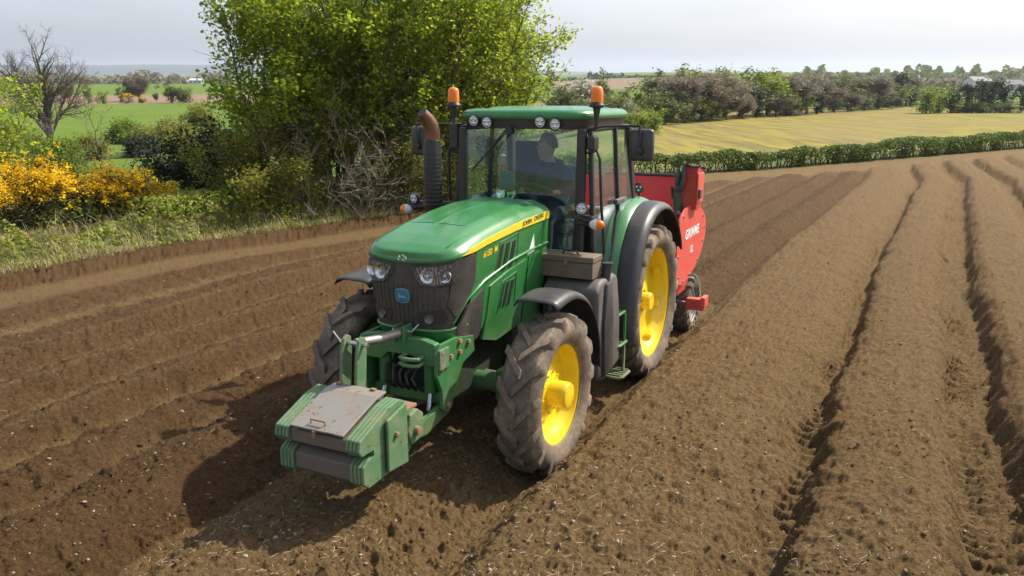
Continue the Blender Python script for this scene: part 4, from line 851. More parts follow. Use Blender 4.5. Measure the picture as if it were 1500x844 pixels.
mb = MB(); mb.prism([(4.13, 1.028), (4.13, 1.042), (4.24, 1.036), (4.635, .896), (4.631, .882), (4.24, 1.020)], 1, yc - .222, yc + .232, bev=.003); mb.done('lid', M['lid'], WG)
tubeo('lid_handle', [(4.58, -.03, .908), (4.585, -.03, .943), (4.585, .09, .943), (4.58, .09, .908)], .007, M['rust'], WG)
mb = MB(); mb.box(4.632, 4.645, .02, .045, .835, .888, bev=.004); mb.done('latch', M['rust'], WG)
for y in (-.12, .18): mb = MB(); mb.box(4.135, 4.17, y - .02, y + .02, 1.04, 1.056, bev=.005); mb.done('hinge', M['rust'], WG)
for y in (-.135, .0):
    mb = MB(); mb.prism([(4.14, .86), (4.02, .86), (3.98, 1.30), (3.99, 1.365), (4.03, 1.385), (4.07, 1.36), (4.10, 1.26)], 1, y - .013, y + .013, bev=.006); mb.done('mast_plate', M['green_weight'], WG)
tubeo('mast_pin', [(4.03, -.19, 1.325), (4.03, .06, 1.325)], .017, M['chrome'], WG); tubeo('pin_handle', [(4.03, -.19, 1.325), (4.05, -.24, 1.40)], .007, M['chrome'], WG)
mb = MB(); mb.box(4.02, 4.13, yc - .30, yc + .30, .60, .88, bev=.02); mb.done('back_plate', M['green_weight'], WG)
# ------------------------------------------------------------------ toolbox
TB = empty('toolbox', 'dusty brown toolbox with black handle on top of the fuel tank', 'toolbox', m=ROOT_M)
mb = MB(); mb.box(1.56, 1.79, .43, .945, 1.452, 1.60, bev=.006); mb.done('box_body', M['wood'], TB)
mb = MB(); mb.box(1.552, 1.798, .422, .953, 1.604, 1.66, bev=.008); mb.done('box_lid', M['wood'], TB)
tubeo('handle', [(1.68, .60, 1.66), (1.68, .62, 1.69), (1.68, .74, 1.69), (1.68, .76, 1.66)], .011, M['black'], TB)
mb = MB(); mb.box(1.798, 1.806, .66, .70, 1.575, 1.63, bev=.003); mb.done('catch', M['rust'], TB)
# ------------------------------------------------------------------ planter behind the tractor
PL = empty('potato_planter', 'red potato planter with hopper hitched behind the tractor', 'planter', m=ROOT_M)
YP = 1.02
def side_poly(pts, y): return [(B(px, py, 1, y)[0], B(px, py, 1, y)[2]) for px, py in pts]
sidep = side_poly([(1012, 300), (1022, 300), (1032, 312), (1034, 330), (1031, 352), (1022, 382), (1008, 406), (998, 418), (991, 413), (991, 380), (993, 345), (1000, 315)], YP)
sidep = smooth_prof(sidep + sidep[:1], 3)[:-1]
mb = MB(); mb.prism(sidep, 1, YP - .03, YP, bev=.006); mb.done('side_shield', M['red_panel'], PL)
mb = MB(); mb.prism(sidep, 1, -YP, -YP + .03, bev=.006); mb.done('side_shield', M['red_panel'], PL)
cxp = sum(p[0] for p in sidep) / len(sidep); czp = sum(p[1] for p in sidep) / len(sidep)
def sign(txt, size, x, z, sx=1.0, rot=0, bold=.002, off=.004, nm='lettering', mat='white_decal'):
    t = text_mesh(txt, size, bold)
    for v in t.vertices: u = v.co.x * sx; v.co = Vector((x - (u * math.cos(rot) - v.co.y * math.sin(rot)), YP + off, z + u * math.sin(rot) + v.co.y * math.cos(rot)))
    return link(nm, t, M[mat], PL)
lx, lz = B(1014, 340, 1, YP)[0], B(1014, 340, 1, YP)[2]
sign('GRIMME', .17, lx, lz, 1.15, 0, .005, .003)
sign('GL', .13, *[B(1013, 365, 1, YP)[i] for i in (0, 2)], 1.0, 0, .003, .002)
for k in range(0, len(sidep), 3):
    bx_, bz_ = sidep[k]; bx_ += (cxp - bx_) * .12; bz_ += (czp - bz_) * .08
    mb = MB(); mb.lathe([(0, YP + .012), (.016, YP + .010), (.018, YP)], (bx_, 0, bz_), 'y', 8); mb.done('shield_bolt', M['steel'], PL)
# tower and tarpaulin
tw = [B(px, py, 0, -1.62) for px, py in ((1005, 243), (1022, 244), (1036, 253), (1034, 300), (1005, 300))]
mb = MB(); mb.box(-1.76, -1.50, .90, 1.09, 1.72, 2.16, bev=.015); mb.prism([(-1.76, 2.155), (-1.50, 2.155), (-1.52, 2.27), (-1.76, 2.21)], 1, .905, 1.085, bev=.008); mb.done('hopper_post', M['red'], PL)
mb = MB(); mb.box(-1.79, -1.48, 1.086, 1.105, 1.80, 2.18, bev=.008); mb.done('post_cover', M['red_panel'], PL)
mb = MB(); mb.box(-1.60, -1.50, 1.106, 1.135, 1.86, 1.98, bev=.01); mb.done('grey_bracket', M['grey'], PL)
mb = MB()
def tarp(u, v): 
    y = .80 + .12 * u; dz = .035 * math.sin(u * 9 + v * 4) + .03 * math.sin(v * 13); return (-1.44 + .05 * math.sin(u * 7 + v * 6) - (.25 * max(0, .3 - v)), y + .03 * math.sin(v * 8), 2.29 - .62 * v - .16 * (1 - u) * (v < .5) + dz)
mb.grid(tarp, 14, 20); o = mb.done('net_cover', M['net'], PL, smooth=60); o.modifiers.new('s', 'SOLIDIFY').thickness = .012
mb = MB()
def tarp2(u, v): return (-1.46 - .34 * v, .88 + .22 * u + .02 * math.sin(v * 9), 2.285 - .06 * v + .014 * math.sin(u * 6 + v * 11))
mb.grid(tarp2, 8, 12); o = mb.done('net_cover', M['net'], PL, smooth=60); o.modifiers.new('s', 'SOLIDIFY').thickness = .010
# hopper: open box
def wallp(name, pts, mat): 
    a, b, c, d = [Vector(p) for p in pts]; n = (b - a).cross(d - a).normalized() * .012; mb = MB(); V = [a - n, b - n, c - n, d - n, a + n, b + n, c + n, d + n]
    mb.faces(V, [(0, 1, 2, 3), (4, 7, 6, 5), (0, 4, 5, 1), (1, 5, 6, 2), (2, 6, 7, 3), (3, 7, 4, 0)]); return mb.done(name, mat, PL)
wallp('hopper_back', [(-2.35, -.98, 1.45), (-2.35, .86, 1.45), (-2.45, .86, 2.04), (-2.45, -.98, 2.04)], M['red'])
wallp('hopper_side', [(-1.75, -.98, 1.3), (-2.35, -.98, 1.3), (-2.45, -.98, 2.04), (-1.75, -.98, 2.0)], M['red'])
wallp('hopper_side', [(-1.75, .86, 1.3), (-2.35, .86, 1.3), (-2.45, .86, 2.0), (-1.75, .86, 1.9)], M['red'])
wallp('hopper_front', [(-1.62, -.98, 1.25), (-1.62, .98, 1.25), (-1.50, .98, 1.66), (-1.50, -.98, 1.66)], M['red'])
wallp('hopper_floor', [(-1.62, -.98, 1.27), (-2.35, -.98, 1.47), (-2.35, .86, 1.47), (-1.62, .86, 1.27)], M['red'])
mb = MB(); mb.tube([(-2.46, -1.0, 2.05), (-2.46, .88, 2.05)], .03, 8); mb.done('hopper_rim', M['black'], PL)
mb = MB(); mb.tube([(-1.50, -1.0, 1.67), (-1.50, .90, 1.67)], .022, 8); mb.done('hopper_rim', M['white_decal'], PL)
# seed heap in the hopper
mb = MB(); mb.box(-1.9, -1.3, -.95, .95, .62, .78, bev=.02); mb.box(-1.2, -.95, -.5, .5, .55, .72, bev=.02); mb.tube([(-1.0, -.42, .62), (-.45, -.36, .62)], .035, 8); mb.tube([(-1.0, .42, .62), (-.45, .36, .62)], .035, 8); mb.done('chassis', M['red'], PL)
for sd in (1, -1):
    mb = MB(); mb.box(-1.75, -1.65, .70 * sd - .03, .70 * sd + .03, .4, 1.3, bev=.01); mb.done('planting_unit', M['red'], PL)
    mb = MB(); mb.lathe([(0, .44 * sd), (.26, .45 * sd), (.27, .455 * sd), (.0, .47 * sd)], (-2.2, 0, .33), 'y', 32); mb.done('furrow_disc', M['steel'], PL, smooth=30)
    wl = bpy.data.objects.new('planter_wheel', None); COL.objects.link(wl); wl.parent = PL; wl.location = (-1.98, .90 * sd, .385)
    tyre_mb(.40, .24, .235, 16, .22, sd).done('tyre', M['rubber'], wl, smooth=38)
    mb = MB(); mb.lathe([(.24, sd * .09), (.252, sd * .10), (.245, sd * .08), (.225, sd * .07), (.215, 0), (.15, -sd * .01), (.08, sd * .02), (.07, sd * .06), (0, sd * .06)], (0, 0, 0), 'y', 32); mb.done('rim', M['alloy'], wl, smooth=35)
    tubeo('wheel_axle', [(-1.98, .62 * sd, .40), (-1.98, .92 * sd, .40)], .03, M['steel'], PL)
    tubeo('wheel_arm', [(-1.98, .66 * sd, .40), (-1.75, .66 * sd, .66)], .035, M['red'], PL)
mx0 = B(1004, 440, 0, -1.50); mx1 = B(1035, 440, 0, -1.50)
ymk = (mx0[1] + mx1[1]) / 2; zmk = (B(1019, 434, 0, -1.50)[2] + B(1019, 456, 0, -1.50)[2]) / 2
mb = MB(); mb.box(-1.56, -1.44, mx0[1] + .02, mx1[1] - .02, zmk - .075, zmk + .075, bev=.012); mb.done('marker_foot', M['red_panel'], PL)
mb = MB(); mb.box(-1.60, -1.40, mx1[1] - .06, mx1[1], zmk - .02, zmk + .11, bev=.01); mb.done('marker_plate', M['red_panel'], PL)
tubeo('marker_rod', [(-1.50, .60, zmk + .02), (-1.50, mx0[1] + .04, zmk)], .018, M['chrome'], PL)
# ------------------------------------------------------------------ driver
DR = empty('person', 'driver in dark jacket at the wheel behind the cab glass', 'person', m=ROOT_M)
mb = MB()
def ell(c, r, seg=16):
    def fn(u, v):
        th = 2 * math.pi * u; ph = math.pi * v; return (c[0] + r[0] * math.sin(ph) * math.cos(th), c[1] + r[1] * math.sin(ph) * math.sin(th), c[2] + r[2] * math.cos(ph))
    mb.grid(fn, seg, seg)
hc = Vector((.66, -.02, 2.60)); HR = Matrix.Rotation(rad(-42), 3, 'Z')
def hv(x, y, z): return hc + HR @ Vector((x, y, z))
def ellh(c, r, seg=16):
    def fn(u, v):
        th = 2 * math.pi * u; ph = math.pi * v; return hv(c[0] + r[0] * math.sin(ph) * math.cos(th), c[1] + r[1] * math.sin(ph) * math.sin(th), c[2] + r[2] * math.cos(ph))
    mb.grid(fn, seg, seg)
ellh((0, 0, 0), (.100, .076, .125)); ellh((.045, 0, -.05), (.058, .056, .075)); ellh((.100, 0, -.012), (.024, .012, .022)); ellh((.085, 0, .035), (.02, .045, .012)); ellh((.088, 0, -.062), (.016, .028, .010)); ellh((.078, 0, -.105), (.026, .028, .02))
for sd in (1, -1): ellh((-.005, .077 * sd, -.01), (.022, .010, .032))
mb.tube([hc + Vector((-.02, 0, -.07)), (.625, -.01, 2.42)], [.056, .062], 14)
mb.tube([(.56, 0, 1.86), (.555, 0, 2.0), (.57, 0, 2.2), (.60, 0, 2.34), (.615, 0, 2.42)], [.155, .16, .17, .15, .07], 18)
ell((.59, .10, 2.33), (.10, .12, .08)); ell((.59, -.10, 2.33), (.10, .12, .08)); ell((.56, .07, 2.1), (.12, .13, .2)); ell((.56, -.07, 2.1), (.12, .13, .2)); ell((.555, 0, 1.88), (.15, .18, .11))
hands = []
for sd in (1, -1):
    hp = SWM @ Vector((-.07, .19 * sd, .02)); el = Vector((.74, .29 * sd, 2.14)); shd = Vector((.60, .195 * sd, 2.33))
    mb.tube([shd, (shd + el) / 2, el], [.068, .060, .050], 14); mb.tube([el, (el + hp) / 2, hp + Vector((-.05, 0, 0))], [.050, .043, .031], 14)
    ell(hp + Vector((-.02, 0, .005)), (.048, .030, .028)); hands.append(hp)
    for k, (ln, yy) in enumerate(((.040, -.024), (.046, -.008), (.043, .008), (.034, .024))):
        q = hp + Vector((.015, yy, .012)); mb.tube([q, q + Vector((ln * .7, 0, .008)), q + Vector((ln, 0, -.018)), q + Vector((ln * .55, 0, -.036))], [.0105, .010, .0095, .008], 8)
    q = hp + Vector((-.02, -.028 * sd, .0)); mb.tube([q, q + Vector((.022, -.014 * sd, -.006)), q + Vector((.045, -.012 * sd, -.018))], [.012, .011, .009], 8)
    kn = Vector((1.0, .14 * sd, 1.86)); mb.tube([(.56, .09 * sd, 1.87), (.78, .12 * sd, 1.88), kn], [.10, .088, .066], 14); an = Vector((1.08, .15 * sd, 1.28)); mb.tube([kn, (kn + an) / 2 + Vector((-.02, 0, .05)), an], [.066, .060, .042], 14)
    mb.tube([an + Vector((-.05, 0, -.045)), an + Vector((.06, 0, -.05)), an + Vector((.17, 0, -.065))], [.045, .045, .035], 12)
bo = mb.done('body', M['jacket'], DR); rm = bo.modifiers.new('r', 'REMESH'); rm.mode = 'VOXEL'; rm.voxel_size = .011; sm = bo.modifiers.new('s', 'SMOOTH'); sm.iterations = 3; sm.factor = .5
bpy.context.view_layer.update(); nm = bpy.data.meshes.new_from_object(bo.evaluated_get(bpy.context.evaluated_depsgraph_get())); bo.modifiers.clear(); bo.data = nm
nm.materials.clear(); [nm.materials.append(M[k]) for k in ('jacket', 'trousers', 'skin', 'black')]
for p in nm.polygons:
    c = p.center; k = 0
    if c.z > 2.425 and c.x > .5: k = 2
    elif min((c - h).length for h in hands) < .085 and c.x > hands[0].x - .055: k = 2
    elif c.z < 1.30: k = 3
    elif c.z < 1.86 or (c.x > .70 and c.z < 1.96 and abs(c.y) < .24): k = 1
    p.material_index = k; p.use_smooth = True
mb = MB()
def hairf(u, v):
    th = 2 * math.pi * u; ph = math.pi * .56 * v; d = Vector((math.sin(ph) * math.cos(th), math.sin(ph) * math.sin(th), math.cos(ph))); fr = max(0, math.cos(th)) * v
    rr_ = Vector((.112, .086, .136)); return tuple(hv(-.012 + d.x * rr_.x - fr * .040, d.y * rr_.y, d.z * rr_.z + fr * .055))
mb.grid(hairf, 24, 10); o = mb.done('hair', M['hair'], DR, smooth=60); o.modifiers.new('s', 'SOLIDIFY').thickness = .012
for sd in (1, -1): mb = MB(); mb.lathe([(0, .006), (.010, .003), (.012, -.004)], (0, 0, 0), 'x', 12); mb.bm.transform(Matrix.Translation(hv(.086, .034 * sd, .012)) @ HR.to_4x4()); mb.done('eye', M['eye'], DR, smooth=60)
mb = MB(); mb.box(.098, .104, -.024, .024, -.066, -.058, bev=.002); mb.bm.transform(Matrix.Translation(hc) @ HR.to_4x4()); mb.done('mouth', M['lips'], DR)
mb = MB()
def hood_(u, v): th = math.pi * (.15 + 1.7 * u) ; return (.575 - .11 * math.cos(th - math.pi) * -1 * .9 + .0, .12 * math.sin(th), 2.40 + .05 * math.sin(v * math.pi) - .05 * v)
mb.tube([(.60 + .095 * math.cos(a), .115 * math.sin(a), 2.405 + .02 * math.cos(a + math.pi)) for a in np.linspace(.5, 2 * math.pi - .5, 20)], .032, 8); mb.done('jacket_collar', M['jacket'], DR, smooth=60)
# ------------------------------------------------------------------ vegetation
def rand_dirs(n):
    v = RNG.normal(size=(n, 3)); return v / np.linalg.norm(v, axis=1)[:, None]
def leaf_quads(P, size, asp=.62, up=.35, droop=0.):
    """diamond leaves at points P"""
    n = len(P); P = np.asarray(P, float); a = rand_dirs(n); a[:, 2] *= .6; a /= np.linalg.norm(a, axis=1)[:, None]
    nn = rand_dirs(n); nn[:, 2] = np.abs(nn[:, 2]) + up; b = np.cross(nn, a); b /= np.linalg.norm(b, axis=1)[:, None] + 1e-9
    s = (np.asarray(size) * RNG.uniform(.65, 1.3, n))[:, None] * .5; c = np.cross(a, b); bend = c * s * .25
    V = np.stack([P - a * s, P + b * s * asp - bend * .0, P + a * s - bend, P - b * s * asp], 1).reshape(-1, 3)
    return V, np.arange(n * 4).reshape(-1, 4)
def blades(P, h, wd, lean=.45):
    n = len(P); az = RNG.uniform(0, 2 * math.pi, n); hh = h * RNG.uniform(.5, 1.25, n); l = lean * hh * RNG.uniform(.2, 1.2, n)
    d = np.c_[np.cos(az), np.sin(az), np.zeros(n)]; s = np.c_[-np.sin(az), np.cos(az), np.zeros(n)] * (wd * RNG.uniform(.6, 1.3, n))[:, None]
    m = P + d * (l * .35)[:, None] + np.c_[np.zeros(n), np.zeros(n), hh * .6]; t = P + d * l[:, None] + np.c_[np.zeros(n), np.zeros(n), hh]
    V = np.stack([P - s, P + s, m + s * .7, m - s * .7, t + s * .12, t - s * .12], 1).reshape(-1, 3); i = np.arange(n)[:, None] * 6
    return V, np.concatenate([i + [0, 1, 2, 3], i + [3, 2, 4, 5]], 0)
def seg_mesh(segs, seg=5):
    """segs rows: p0(3) p1(3) r0 r1 -> open prisms"""
    s = np.asarray(segs, float)
    if seg > 3 and len(s) > 400:
        thin = s[:, 6] < .02
        if thin.any() and (~thin).any():
            V1, F1 = seg_mesh(s[~thin], min(seg, 4) if False else seg); V2, F2 = seg_mesh(s[thin], 3)
            return np.r_[V1, V2], np.r_[F1, F2 + len(V1)]
        if thin.all(): seg = 3
    n = len(s); p0, p1, r0, r1 = s[:, :3], s[:, 3:6], s[:, 6], s[:, 7]
    t = p1 - p0; t /= np.linalg.norm(t, axis=1)[:, None] + 1e-9; ref = np.where(np.abs(t[:, 2:3]) > .9, [[1., 0, 0]], [[0, 0, 1.]])
    u = np.cross(t, ref); u /= np.linalg.norm(u, axis=1)[:, None] + 1e-9; v = np.cross(t, u); V = []
    for p, r in ((p0, r0), (p1 + t * .0, r1)):
        for k in range(seg):
            a = 2 * math.pi * k / seg; V.append(p + (u * math.cos(a) + v * math.sin(a)) * r[:, None])
    V = np.stack(V, 1).reshape(-1, 3); i = np.arange(n)[:, None] * 2 * seg
    return V, np.concatenate([i + [k, (k + 1) % seg, seg + (k + 1) % seg, seg + k] for k in range(seg)], 0)
def grow(segs, tips, p, d, ln, r, depth, spec, rnd):
    """one branch as a wandering polyline; children along it"""
    nseg = spec['nseg'][depth]; pts = [p]; step = ln / nseg; r0 = r
    for k in range(nseg):
        d = (d + Vector((rnd.gauss(0, 1), rnd.gauss(0, 1), rnd.gauss(0, .7))) * spec['wander'] + Vector((0, 0, spec['up'][depth]))).normalized()
        q = p + d * step; r1 = r0 * (1 - .75 * (k + 1) / nseg) if depth < len(spec['n']) else r0 * (1 - .8 * (k + 1) / nseg); ra = r0 * (1 - .75 * k / nseg)
        segs.append((*p, *q, ra, max(r1, spec['rmin']))); p = q; pts.append(p)
        if depth < len(spec['n']) and (k + 1) / nseg > spec['start'][depth]:
            for _ in range(spec['n'][depth]):
                ax = d.orthogonal().normalized(); ax.rotate(Matrix.Rotation(rnd.uniform(0, 2 * math.pi), 3, d)); cd = d.copy(); cd.rotate(Matrix.Rotation(rad(rnd.uniform(*spec['ang'])), 3, ax))
                grow(segs, tips, p - d * step * rnd.random(), cd, ln * spec['ratio'][depth] * rnd.uniform(.6, 1.15) * (1.15 - .5 * (k + 1) / nseg), max(ra * .55, spec['rmin']), depth + 1, spec, rnd)
        if depth >= len(spec['n']) - spec.get('leafdepth', 0): tips.append((p, d))
def branches(stems, spec, seed):
    rnd = random.Random(seed); segs = []; tips = []
    for p, d, ln, r in stems: grow(segs, tips, Vector(p), Vector(d).normalized(), ln, r, 0, spec, rnd)
    return segs, tips
def plant(name, label, cat, loc, parts, group=None):
    o = empty(name, label, cat, group, loc=loc)
    for pn, (V, F), mat in parts: link(pn, np_mesh(pn, V, F), mat, o)
    return o
def gz(x, y): return float(ground_z(x, y)[0])
# --- the tall leafy thicket of sycamores beside the field
SYC = dict(nseg=[9, 5, 3], n=[2, 2], ang=(22, 58), ratio=[.40, .45], start=[.22, .1], wander=.10, up=[.05, .05, .04], rmin=.006, leafdepth=1)
def syc(px, Y, h, nst, spread, seed, label, dens=8, lsize=.110, tw=.11):
    rnd = random.Random(seed); x = at_depth(px, Y); st = []
    for k in range(nst):
        a = 2 * math.pi * (k + rnd.random() * .6) / nst; t = rad(rnd.uniform(3, spread)); rr = rnd.uniform(.05, .35)
        st.append(((rr * math.cos(a), rr * math.sin(a), -.15), (math.sin(t) * math.cos(a), math.sin(t) * math.sin(a), math.cos(t)), h * rnd.uniform(.78, 1.0), rnd.uniform(.045, .085)))
    segs, tips = branches(st, SYC, seed)
    tp = np.array([t[0] for t in tips]); keep = (tp[:, 2] > .26 * h) | (RNG.random(len(tp)) < .30); keep &= RNG.random(len(tp)) < .62; tp = tp[keep]
    ctr = np.repeat(tp, dens, 0); P = ctr + RNG.normal(size=ctr.shape) * tw; 
    return plant('sycamore_tree', label, 'tree', (x, Y, gz(x, Y)), [('stems', seg_mesh(segs), M['bark']), ('crown', leaf_quads(P, lsize, .8), M['leaf_syc'])])
syc(428, 22.0, 5.7, 9, 25, 1, 'leftmost leafy sycamore clump, reaching over the green meadow')
syc(490, 24.0, 6.9, 9, 22, 2, 'tall multi-stemmed sycamore behind the pale dead branches')
syc(575, 23.5, 7.2, 10, 22, 3, 'tall bright green sycamore left of the exhaust pipe')
syc(665, 25.5, 7.3, 10, 20, 4, 'bright green sycamore rising behind the tractor cab')
syc(727, 28.0, 6.0, 9, 22, 5, 'rightmost sycamore of the clump, right of the cab roof lamps')
# --- shrubs
SHR = dict(nseg=[6, 3, 2], n=[2, 2], ang=(25, 65), ratio=[.42, .45], start=[.15, .1], wander=.16, up=[.03, .03, .02], rmin=.005, leafdepth=1)
def shrub(px, Y, h, spread, nst, seed, name, label, leaf, lsize=.09, dens=8, tw=.12, bark='darkbark', leafkeep=1., extra=None, dz=0, cat='shrub', group=None, x=None):
    rnd = random.Random(seed); x = at_depth(px, Y) if x is None else x; st = []
    for k in range(nst):
        a = 2 * math.pi * (k + rnd.random()) / nst; t = rad(rnd.uniform(6, spread)); rr = rnd.uniform(.05, .4) * h * .22
        st.append(((rr * math.cos(a), rr * math.sin(a), -.1), (math.sin(t) * math.cos(a), math.sin(t) * math.sin(a), math.cos(t)), h * rnd.uniform(.65, 1.0), rnd.uniform(.016, .034) * (.6 if leaf is None else 1)))
    segs, tips = branches(st, SHR, seed); tp = np.array([t[0] for t in tips]); parts = [('stems', seg_mesh(segs, 4), M[bark])]
    if leaf:
        t2 = tp[RNG.random(len(tp)) < leafkeep]; c = np.repeat(t2, dens, 0); parts.append(('foliage', leaf_quads(c + RNG.normal(size=c.shape) * tw, lsize, .6), M[leaf]))
    if extra:
        mt, frac, dn, sz = extra; t3 = tp[RNG.random(len(tp)) < frac]; c = np.repeat(t3, dn, 0); parts.append(('catkins', leaf_quads(c + RNG.normal(size=c.shape) * .10, sz), M[mt]))
    return plant(name, label, cat, (x, Y, gz(x, Y) + dz), parts, group)
shrub(352, 20.4, 2.6, 50, 9, 11, 'willow_shrub', 'olive willow shrub with yellow catkins left of the dead branches', 'leaf_olive', .085, 7, extra=('leaf_yel', .22, 6, .07))
shrub(425, 20.8, 2.9, 45, 9, 12, 'willow_shrub', 'yellow-flecked olive shrub just behind the pale dead branches', 'leaf_olive', .085, 6, extra=('leaf_yel', .35, 7, .07))
shrub(300, 23.5, 2.2, 36, 10, 13, 'evergreen_bush', 'dark evergreen bush at the left foot of the sycamores', 'leaf_dark', .12, 8, .16)
shrub(338, 22.4, 1.7, 45, 9, 14, 'evergreen_bush', 'low dark bush between the willow and the sycamore clump', 'leaf_dark', .12, 8, .16)
shrub(500, 21.6, 2.4, 50, 9, 15, 'thorn_shrub', 'twiggy olive thorn shrub under the tall sycamores', 'leaf_olive', .07, 4, leafkeep=.7, bark='greytwig')
shrub(585, 22.2, 2.6, 45, 9, 16, 'thorn_shrub', 'olive thorn shrub left of the tractor exhaust', 'leaf_olive', .07, 6, bark='greytwig')
shrub(655, 23.4, 3.0, 45, 9, 17, 'thorn_shrub', 'olive thorn shrub seen between exhaust and cab', 'leaf_olive', .075, 7, bark='greytwig')
shrub(720, 25.5, 2.8, 45, 9, 18, 'thorn_shrub', 'olive thorn shrub seen through the cab windows', 'leaf_olive', .08, 7, bark='greytwig')
shrub(450, 20.0, 2.9, 62, 5, 19, 'dead_shrub', 'pale leafless dead shrub with tangled branches by the verge', None, bark='palebark')
shrub(535, 20.6, 3.3, 36, 6, 20, 'dead_shrub', 'pale leafless upright stems beneath the tall sycamore', None, bark='palebark')
shrub(150, 24.5, 3.1, 38, 5, 21, 'bare_sapling', 'thin nearly bare sapling behind the gorse', 'leaf_olive', .05, 2, leafkeep=.35, bark='greytwig', cat='sapling')
shrub(215, 23.5, 1.3, 60, 4, 22, 'bare_sapling', 'spreading bare bush in front of the lower meadow', 'leaf_olive', .05, 2, leafkeep=.3, bark='greytwig', cat='sapling')
shrub(20, 22.5, 2.7, 45, 10, 23, 'leafy_bush', 'yellow-green leafy bush behind the left gorse', 'leaf_spring', .08, 6)
shrub(80, 26.0, 1.6, 50, 10, 24, 'leafy_bush', 'yellow-green leafy bush between the bare tree and the gorse', 'leaf_spring', .075, 5)
syc_l = dict(SYC)
shrub(-70, 19.0, 4.6, 26, 7, 25, 'spring_tree', 'young tree in fresh leaf cut off by the left edge', 'leaf_syc', .11, 5, .10, bark='bark', cat='tree', leafkeep=.7)
# mid distance bushes between the two meadows
for i, (px, Y, h, leaf, lb) in enumerate(((176, 92, 2.2, 'leaf_spring', 'pale green bush between the two meadows, left of the dark pair'), (226, 80, 2.9, 'leaf_olive', 'dark olive bush between the two meadows'), (254, 84, 2.8, 'leaf_olive', 'olive bush right of the dark one between the two meadows'),
        (197, 76, 1.7, 'leaf_dark', 'low dark green bush at the top of the lower meadow'), (284, 96, 4.2, 'leaf_olive', 'upright round-topped bush standing against the far green field'), (318, 72, 3.0, 'leaf_dark', 'dark bush half hidden by the sycamore leaves'), (278, 78, 2.0, 'leaf_olive', 'low olive bush below the upright round-topped one'),
        (122, 74, 1.9, 'leaf_olive', 'twiggy olive bush right of the bare tree'), (28, 72, 2.4, 'leaf_olive', 'twiggy olive bush left of the bare tree'), (78, 70, 1.7, 'leaf_spring', 'pale bush at the foot of the bare tree'), (-15, 60, 4, 'leaf_olive', 'olive bush at the left edge beyond the spring tree'))):
    shrub(px, Y, h, 55, 9, 40 + i, 'field_bush', lb, leaf, .26, 5, .34, bark='greytwig', cat='bush', leafkeep=.8)
# the bare tree
BAR = dict(nseg=[8, 6, 4, 3], n=[2, 2, 1], ang=(22, 58), ratio=[.5, .5, .5], start=[.25, .12, .1], wander=.11, up=[.04, .05, .05, .03], rmin=.009)
Yb = 78.; xb = at_depth(64, Yb); rb = random.Random(3); stm = [((0, 0, -.3), (.03, 0, 1), 9.4, .36)]
for k in range(8):
    a = k * 2.4 + rb.random(); t = rad(rb.uniform(14, 50)); stm.append(((0, 0, 1.4 + .30 * k), (math.sin(t) * math.cos(a), math.sin(t) * math.sin(a), math.cos(t)), rb.uniform(6.0, 7.4) - .22 * k, .15))
segs, tips = branches(stm, BAR, 77)
plant('bare_tree', 'large leafless tree standing at the far left', 'tree', (xb, Yb, gz(xb, Yb)), [('trunk_and_limbs', seg_mesh([s for s in segs if s[6] > .05], 6), M['bark']), ('twigs', seg_mesh([s for s in segs if s[6] <= .05], 3), M['greytwig'])])
# --- gorse
def gorse(px, Y, rx, rz, seed, label, x=None):
    rng = np.random.default_rng(seed); x = at_depth(px, Y) if x is None else x; n = 70
    c = rng.normal(size=(n, 3)); c /= np.linalg.norm(c, axis=1)[:, None]; c[:, 2] = np.abs(c[:, 2]); c *= rng.uniform(.55, 1.0, n)[:, None] * [rx, rx * .8, rz]; c[:, 2] += .1
    P = np.repeat(c, 130, 0) + rng.normal(size=(n * 130, 3)) * [.17, .17, .15]; P = P[P[:, 2] > .02]; V, F = leaf_quads(P, .10, .22, .2)
    fc = c[(c[:, 2] > (.30 + .35 * rng.random(n)) * rz)] * [1.06, 1.06, 1.05]; k = 22; sp = np.repeat(fc, k, 0) + rng.normal(size=(len(fc) * k, 3)) * [.17, .17, .12] + [0, -.03, .10]
    FP = np.repeat(sp, 10, 0) + rng.normal(size=(len(sp) * 10, 3)) * .036; fV, fF = leaf_quads(FP, .050, .8, .4)
    st = [(*(0.15 * q * [1, 1, 0]), *(q * .9), .02, .008) for q in c[:40]]
    plant('gorse_bush', label, 'bush', (x, Y, gz(x, Y)), [('stems', seg_mesh(st, 4), M['darkbark']), ('foliage', (V, F), M['gorse_green']), ('flowers', (fV, fF), M['gorse_flower'])])
gorse(48, 17.8, 1.2, 1.32, 1, 'left gorse bush in yellow flower, cut off by the left edge')
gorse(152, 18.6, 1.05, 1.05, 2, 'right gorse bush covered in yellow flowers beside the verge')
gorse(-45, 17.0, 1.2, 1.0, 3, 'gorse bush in yellow flower at the very left edge')
gorse(215, 19.3, .5, .46, 4, 'small low gorse bush at the right end of the gorse')
